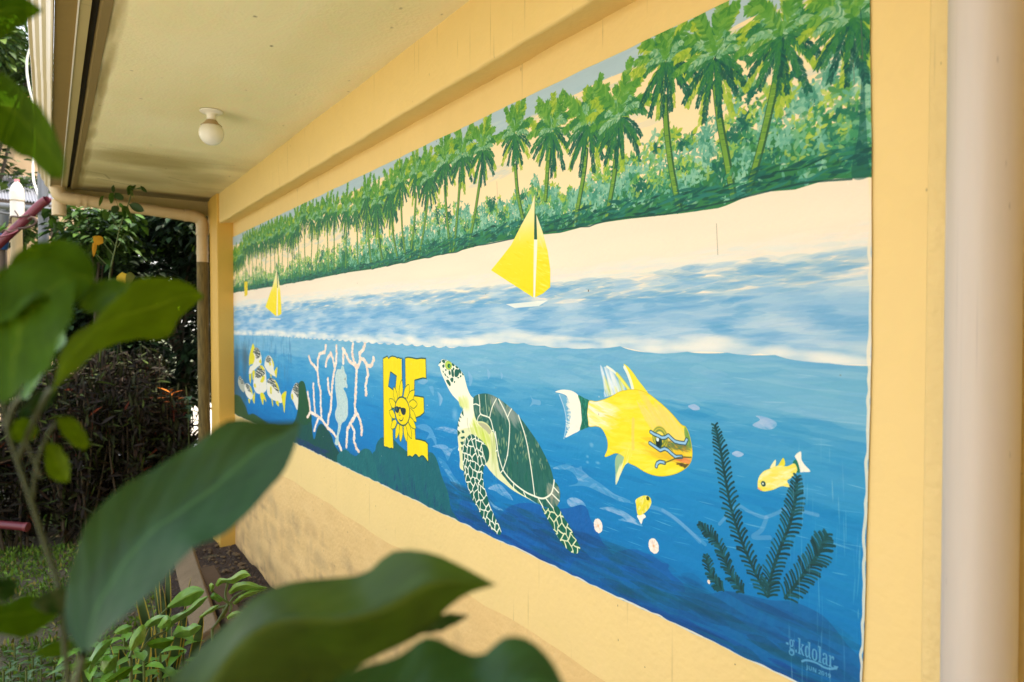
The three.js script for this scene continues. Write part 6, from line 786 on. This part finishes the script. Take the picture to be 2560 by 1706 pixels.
// ------------------------------------------------------------------ foreground shrub, close to the lens
{
  const t = thing('foreground_shrub', 'big glossy green leaves of a shrub close in front at the left and bottom edge', 'shrub');
  const F = [
    [[[-410,1530,1167, -425,1542,1175, -436,1558,1175, -441,1574,1170, -445,1590,1162, -444,1603,1151, -440,1615,1137, -435,1625,1122, -428,1635,1107, -420,1645,1092, -409,1643,1074, -399,1644,1058], [-409,1531,1166, -416,1542,1165, -420,1554,1161, -422,1567,1153, -423,1580,1144, -422,1590,1133, -418,1599,1120, -415,1608,1107, -411,1619,1094, -407,1630,1082, -403,1636,1069, -399,1644,1058], [-408,1532,1165, -404,1543,1156, -399,1553,1147, -395,1563,1138, -392,1573,1128, -390,1582,1118, -387,1586,1105, -386,1595,1094, -388,1606,1084, -389,1616,1073, -393,1629,1064, -399,1644,1058]], M.b1, 0.4],
    [[[-359,1526,1145, -363,1531,1132, -367,1539,1119, -369,1548,1105, -369,1558,1092, -365,1563,1075, -357,1564,1057, -348,1566,1040, -339,1578,1028, -326,1578,1012, -313,1571,998, -300,1563,986], [-348,1514,1130, -345,1526,1122, -343,1538,1114, -340,1549,1105, -335,1556,1093, -329,1557,1079, -323,1555,1064, -318,1556,1049, -314,1560,1034, -310,1567,1020, -305,1566,1003, -300,1563,986], [-336,1502,1113, -337,1501,1100, -338,1501,1088, -339,1508,1077, -339,1514,1066, -337,1520,1054, -333,1526,1041, -328,1531,1029, -321,1538,1017, -316,1549,1008, -309,1558,998, -300,1563,986]], M.b6, 0.06],
    [[[-276,1541,1095, -280,1547,1086, -282,1550,1075, -281,1551,1062, -279,1552,1050, -277,1558,1040, -271,1553,1028, -264,1549,1018, -257,1558,1011, -248,1558,1002, -239,1550,996, -232,1541,994], [-273,1530,1091, -272,1534,1083, -269,1537,1073, -266,1537,1063, -262,1537,1053, -259,1540,1044, -254,1539,1034, -249,1537,1024, -244,1542,1015, -239,1544,1006, -235,1542,999, -232,1541,994], [-270,1519,1086, -261,1524,1080, -253,1528,1073, -245,1529,1067, -239,1530,1059, -234,1531,1052, -230,1531,1043, -228,1531,1034, -227,1531,1023, -227,1533,1013, -229,1536,1003, -232,1541,994]], M.b1, 0.1],
    [[[-327,1537,1027, -327,1538,1024, -327,1540,1020, -327,1541,1017, -327,1541,1014, -327,1542,1010, -327,1542,1007, -326,1542,1003, -326,1542,999, -326,1541,996, -325,1540,992, -325,1538,988], [-326,1537,1026, -326,1537,1022, -326,1537,1019, -326,1538,1016, -326,1538,1013, -326,1538,1009, -326,1539,1006, -326,1539,1002, -325,1539,999, -325,1539,995, -325,1538,992, -325,1538,988], [-325,1536,1025, -328,1534,1020, -330,1533,1016, -332,1531,1011, -333,1530,1007, -334,1530,1003, -333,1530,1000, -333,1531,997, -331,1532,994, -329,1534,992, -327,1536,990, -325,1538,988]], M.b1, 0.3],
    [[[-482,1663,1178, -486,1673,1176, -490,1684,1173, -494,1694,1167, -497,1702,1159, -502,1711,1152, -507,1720,1143, -513,1728,1134, -519,1732,1122, -526,1733,1109, -532,1730,1096, -541,1721,1085], [-482,1661,1179, -492,1670,1174, -501,1678,1169, -509,1686,1162, -516,1694,1154, -521,1701,1146, -526,1706,1136, -530,1709,1126, -532,1713,1115, -536,1718,1105, -538,1722,1095, -541,1721,1085], [-482,1660,1179, -496,1667,1173, -508,1672,1165, -519,1678,1157, -528,1684,1149, -535,1689,1140, -539,1692,1129, -540,1690,1118, -540,1692,1107, -543,1703,1102, -543,1713,1094, -541,1721,1085]], M.b3, 0.5],
    [[[-458,1713,1212, -463,1720,1208, -468,1726,1204, -471,1733,1199, -474,1739,1194, -476,1745,1188, -476,1749,1181, -475,1751,1174, -472,1749,1167, -470,1743,1162, -469,1735,1158, -469,1726,1157], [-457,1704,1212, -461,1709,1208, -464,1714,1203, -466,1718,1198, -468,1723,1194, -470,1728,1188, -470,1732,1182, -470,1732,1176, -469,1732,1169, -468,1729,1164, -468,1728,1160, -469,1726,1157], [-457,1695,1212, -453,1698,1207, -449,1701,1202, -447,1704,1197, -445,1708,1193, -445,1712,1188, -446,1714,1183, -448,1714,1177, -451,1714,1172, -456,1714,1166, -462,1720,1161, -469,1726,1157]], M.b2, 0.4],
    [[[-411,1662,1200, -425,1671,1204, -439,1680,1209, -451,1690,1212, -461,1701,1215, -468,1713,1214, -471,1724,1210, -471,1732,1203, -467,1735,1194, -462,1736,1184, -456,1734,1174, -451,1726,1166], [-409,1664,1196, -417,1671,1196, -424,1677,1197, -431,1684,1197, -437,1692,1196, -442,1700,1195, -446,1708,1191, -448,1715,1187, -449,1720,1182, -450,1724,1176, -450,1726,1171, -451,1726,1166], [-407,1667,1193, -406,1671,1189, -406,1674,1185, -407,1679,1182, -409,1683,1179, -412,1688,1176, -415,1694,1173, -421,1700,1171, -427,1706,1170, -435,1712,1169, -443,1719,1168, -451,1726,1166]], M.b2, 0.4],
    [[[-450,1712,1166, -457,1715,1164, -463,1718,1162, -469,1721,1160, -474,1724,1158, -477,1726,1155, -480,1728,1152, -481,1729,1149, -482,1729,1146, -481,1728,1143, -481,1727,1140, -480,1726,1137], [-450,1710,1165, -452,1711,1163, -455,1712,1160, -458,1714,1158, -461,1716,1156, -464,1719,1153, -467,1721,1151, -469,1722,1148, -472,1723,1145, -474,1724,1143, -477,1725,1140, -480,1726,1137], [-449,1708,1164, -448,1707,1161, -448,1707,1159, -448,1708,1156, -449,1709,1154, -451,1711,1152, -454,1713,1149, -457,1716,1147, -462,1718,1145, -467,1720,1142, -473,1723,1140, -480,1726,1137]], M.b2, 0.3],
    [[[-464,1853,1216, -464,1848,1211, -464,1843,1206, -464,1838,1201, -464,1835,1194, -466,1831,1189, -469,1825,1184, -474,1819,1180, -479,1813,1176, -486,1806,1172, -494,1798,1170, -505,1790,1172], [-466,1835,1219, -471,1832,1215, -477,1828,1211, -481,1825,1207, -485,1824,1201, -488,1821,1195, -491,1817,1191, -494,1812,1186, -497,1807,1182, -499,1801,1177, -501,1795,1174, -505,1790,1172], [-467,1817,1222, -477,1815,1220, -486,1812,1217, -494,1810,1213, -500,1810,1208, -505,1809,1203, -508,1807,1198, -510,1803,1193, -510,1800,1188, -509,1795,1183, -507,1791,1178, -505,1790,1172]], M.b2, 0.4],
    [[[-494,1891,1224, -493,1891,1220, -491,1891,1215, -490,1891,1211, -490,1892,1207, -491,1892,1203, -492,1893,1199, -495,1894,1195, -499,1895,1191, -503,1895,1187, -508,1895,1184, -514,1894,1180], [-494,1871,1224, -498,1874,1220, -501,1877,1216, -504,1879,1212, -507,1882,1208, -509,1884,1204, -511,1886,1200, -512,1889,1196, -513,1891,1192, -513,1892,1188, -513,1893,1184, -514,1894,1180], [-494,1852,1224, -499,1856,1221, -504,1860,1217, -509,1863,1213, -512,1867,1209, -515,1871,1205, -516,1874,1200, -517,1878,1196, -517,1882,1192, -516,1886,1188, -515,1890,1184, -514,1894,1180]], M.b2, 0.4],
    [[[-517,1655,1195, -521,1659,1194, -525,1664,1192, -528,1668,1190, -532,1672,1189, -534,1677,1187, -536,1681,1185, -538,1686,1183, -539,1690,1181, -540,1694,1178, -539,1697,1175, -538,1699,1171], [-516,1655,1193, -519,1659,1191, -523,1663,1190, -527,1667,1188, -530,1671,1186, -532,1675,1184, -534,1680,1182, -536,1684,1180, -537,1688,1177, -537,1692,1175, -537,1695,1173, -538,1699,1171], [-514,1655,1191, -515,1659,1189, -515,1663,1187, -516,1667,1185, -517,1671,1183, -518,1675,1181, -521,1679,1179, -523,1682,1177, -525,1686,1174, -528,1689,1171, -533,1694,1171, -538,1699,1171]], M.b5, 0.3],
    [[[-541,1648,1195, -542,1649,1193, -543,1651,1192, -544,1652,1190, -546,1654,1189, -547,1655,1187, -548,1657,1185, -549,1657,1183, -549,1658,1181, -550,1658,1179, -551,1656,1177, -552,1655,1175], [-541,1644,1196, -544,1645,1194, -546,1645,1192, -549,1646,1190, -551,1647,1188, -552,1648,1186, -553,1650,1184, -553,1651,1182, -553,1652,1180, -553,1653,1179, -552,1654,1177, -552,1655,1175], [-542,1641,1197, -544,1640,1195, -547,1640,1192, -548,1640,1190, -550,1641,1188, -551,1642,1185, -552,1643,1183, -552,1645,1181, -552,1647,1179, -552,1649,1178, -552,1652,1177, -552,1655,1175]], M.b1, 0.3],
    [[[-545,1629,1201, -547,1632,1201, -549,1634,1201, -551,1636,1200, -552,1638,1199, -553,1638,1197, -553,1639,1194, -554,1638,1192, -555,1636,1190, -556,1634,1188, -557,1632,1187, -559,1629,1186], [-544,1629,1201, -548,1629,1201, -551,1629,1200, -554,1629,1199, -556,1630,1197, -558,1630,1195, -558,1630,1193, -559,1630,1192, -559,1630,1190, -559,1630,1188, -559,1629,1187, -559,1629,1186], [-544,1628,1201, -547,1626,1200, -550,1624,1199, -553,1623,1197, -555,1622,1196, -556,1622,1194, -558,1622,1192, -558,1623,1191, -558,1624,1189, -558,1625,1188, -559,1627,1187, -559,1629,1186]], M.b3, 0.2],
    [[[-540,1639,1177, -541,1639,1174, -541,1639,1172, -542,1639,1169, -542,1638,1167, -543,1636,1165, -544,1633,1163, -545,1630,1162, -546,1627,1160, -548,1624,1159, -549,1621,1158, -551,1618,1157], [-540,1637,1176, -542,1636,1174, -545,1634,1173, -547,1632,1171, -549,1630,1169, -550,1628,1167, -551,1626,1165, -552,1623,1163, -552,1621,1162, -551,1619,1160, -551,1618,1159, -551,1618,1157], [-539,1636,1176, -543,1633,1175, -546,1629,1174, -548,1626,1173, -550,1624,1171, -552,1621,1169, -553,1619,1168, -553,1617,1166, -553,1615,1163, -552,1614,1161, -551,1616,1159, -551,1618,1157]], M.b3, 0.2], [[[-543,1623,1182, -544,1622,1179, -544,1621,1177, -545,1619,1174, -546,1616,1173, -547,1613,1171, -548,1610,1170, -550,1607,1170, -552,1603,1169, -554,1599,1169, -556,1596,1169, -558,1592,1170], [-543,1621,1182, -546,1619,1181, -549,1616,1180, -552,1613,1179, -554,1610,1178, -556,1607,1177, -558,1604,1176, -559,1600,1174, -559,1598,1173, -559,1596,1172, -559,1594,1171, -558,1592,1170], [-544,1619,1183, -548,1616,1183, -551,1612,1183, -555,1608,1183, -558,1605,1183, -560,1601,1182, -561,1598,1181, -562,1595,1179, -562,1593,1177, -561,1592,1175, -560,1592,1172, -558,1592,1170]], M.b3, 0.2],
    [[[-505,1534,1218, -503,1535,1214, -502,1535,1211, -501,1536,1207, -501,1536,1203, -502,1537,1199, -504,1536,1196, -507,1535,1192, -510,1532,1188, -515,1528,1184, -520,1523,1180, -525,1517,1177], [-505,1527,1218, -508,1525,1215, -512,1523,1211, -515,1521,1207, -518,1520,1203, -520,1519,1199, -521,1518,1195, -522,1518,1191, -523,1517,1187, -524,1517,1183, -524,1517,1180, -525,1517,1177], [-505,1521,1218, -510,1517,1215, -515,1513,1211, -519,1510,1207, -523,1507,1203, -525,1505,1199, -526,1504,1194, -527,1504,1190, -527,1505,1186, -526,1508,1182, -525,1512,1179, -525,1517,1177]], M.b2, 0.4], [[[-498,1534,1190, -499,1535,1189, -500,1535,1187, -500,1536,1186, -502,1537,1184, -503,1537,1182, -505,1536,1180, -508,1536,1178, -511,1535,1176, -514,1534,1174, -517,1531,1172, -521,1528,1171], [-498,1532,1190, -500,1531,1188, -502,1530,1186, -504,1529,1184, -506,1528,1182, -508,1528,1180, -510,1527,1178, -512,1528,1176, -514,1528,1175, -516,1528,1173, -519,1528,1172, -521,1528,1171], [-497,1531,1189, -503,1527,1187, -508,1523,1185, -512,1520,1183, -516,1518,1181, -518,1517,1178, -520,1516,1176, -521,1517,1174, -521,1519,1173, -522,1522,1172, -522,1525,1171, -521,1528,1171]], M.b1, 0.3],
    [[[-606,1460,1191, -608,1461,1189, -611,1461,1187, -614,1461,1184, -617,1461,1182, -619,1460,1179, -622,1459,1176, -624,1458,1174, -627,1456,1171, -629,1454,1168, -631,1451,1165, -634,1449,1162], [-605,1459,1190, -610,1457,1188, -614,1456,1186, -618,1454,1183, -621,1453,1181, -624,1452,1178, -627,1451,1175, -629,1451,1172, -631,1450,1170, -632,1450,1167, -633,1449,1165, -634,1449,1162], [-605,1457,1190, -611,1454,1187, -616,1450,1185, -621,1448,1182, -626,1445,1179, -629,1444,1177, -632,1443,1174, -633,1444,1171, -634,1444,1169, -635,1446,1167, -634,1447,1164, -634,1449,1162]], M.b2, 0.3], [[[-539,1546,1214, -540,1544,1212, -541,1542,1211, -542,1540,1210, -544,1538,1208, -545,1537,1207, -546,1536,1205, -547,1536,1203, -548,1535,1202, -549,1533,1200, -550,1531,1199, -551,1529,1198], [-539,1541,1214, -542,1538,1213, -544,1535,1211, -547,1532,1210, -549,1530,1209, -551,1528,1207, -551,1527,1205, -552,1528,1203, -552,1528,1202, -552,1528,1200, -552,1529,1199, -551,1529,1198], [-538,1535,1214, -541,1532,1213, -544,1529,1212, -547,1526,1210, -549,1523,1209, -550,1521,1207, -551,1520,1205, -551,1521,1203, -552,1522,1201, -552,1524,1200, -552,1527,1199, -551,1529,1198]], M.b1, 0.3],
  ];
  for (const [d, m, w] of F) bigLeaf(t, d, m, w);
  part('branch', tube([[-.548,1.657,1.205],[-.552,1.633,1.203],[-.554,1.611,1.198],[-.548,1.585,1.191],[-.542,1.553,1.183],[-.531,1.527,1.176],[-.51,1.499,1.174],[-.495,1.445,1.171],[-.49,1.285,1.17]], [0.0013, 0.0022], 40, 8), M.stemDark, t);
  part('branch', tube([[-.387,1.541,1.168],[-.424,1.505,1.171],[-.494,1.432,1.17]], [0.002, 0.003], 12, 7), M.stemDark, t); part('branch', tube([[-.554,1.611,1.198],[-.548,1.639,1.188],[-.531,1.656,1.181],[-.493,1.662,1.178]], 0.0018, 16, 7), M.stemDark, t); part('branch', tube([[-.552,1.633,1.203],[-.544,1.648,1.199],[-.528,1.657,1.193]], 0.0018, 10, 7), M.stemDark, t); part('branch', tube([[-.548,1.657,1.205],[-.531,1.713,1.213],[-.514,1.789,1.221],[-.518,1.865,1.224]], 0.003, 16, 7), M.stemDark, t);
  part('branch', tube([[-.353,1.518,1.137],[-.391,1.459,1.124],[-.46,1.311,1.125]], 0.0025, 10, 7), M.stemDark, t); part('branch', tube([[-.273,1.532,1.091],[-.33,1.45,1.07],[-.411,1.285,1.055]], 0.0025, 10, 7), M.stemDark, t); part('branch', tube([[-.551,1.631,1.193],[-.551,1.625,1.193],[-.545,1.599,1.185]], 0.001, 6, 5), M.stemDark, t); part('branch', tube([[-.54,1.637,1.176],[-.543,1.628,1.181],[-.547,1.611,1.187],[-.548,1.585,1.19]], 0.0012, 10, 5), M.stemDark, t);
}

scene.traverse((o) => { if (o.isMesh) { o.castShadow = true; o.receiveShadow = true; } });
renderer.render(scene, camera);
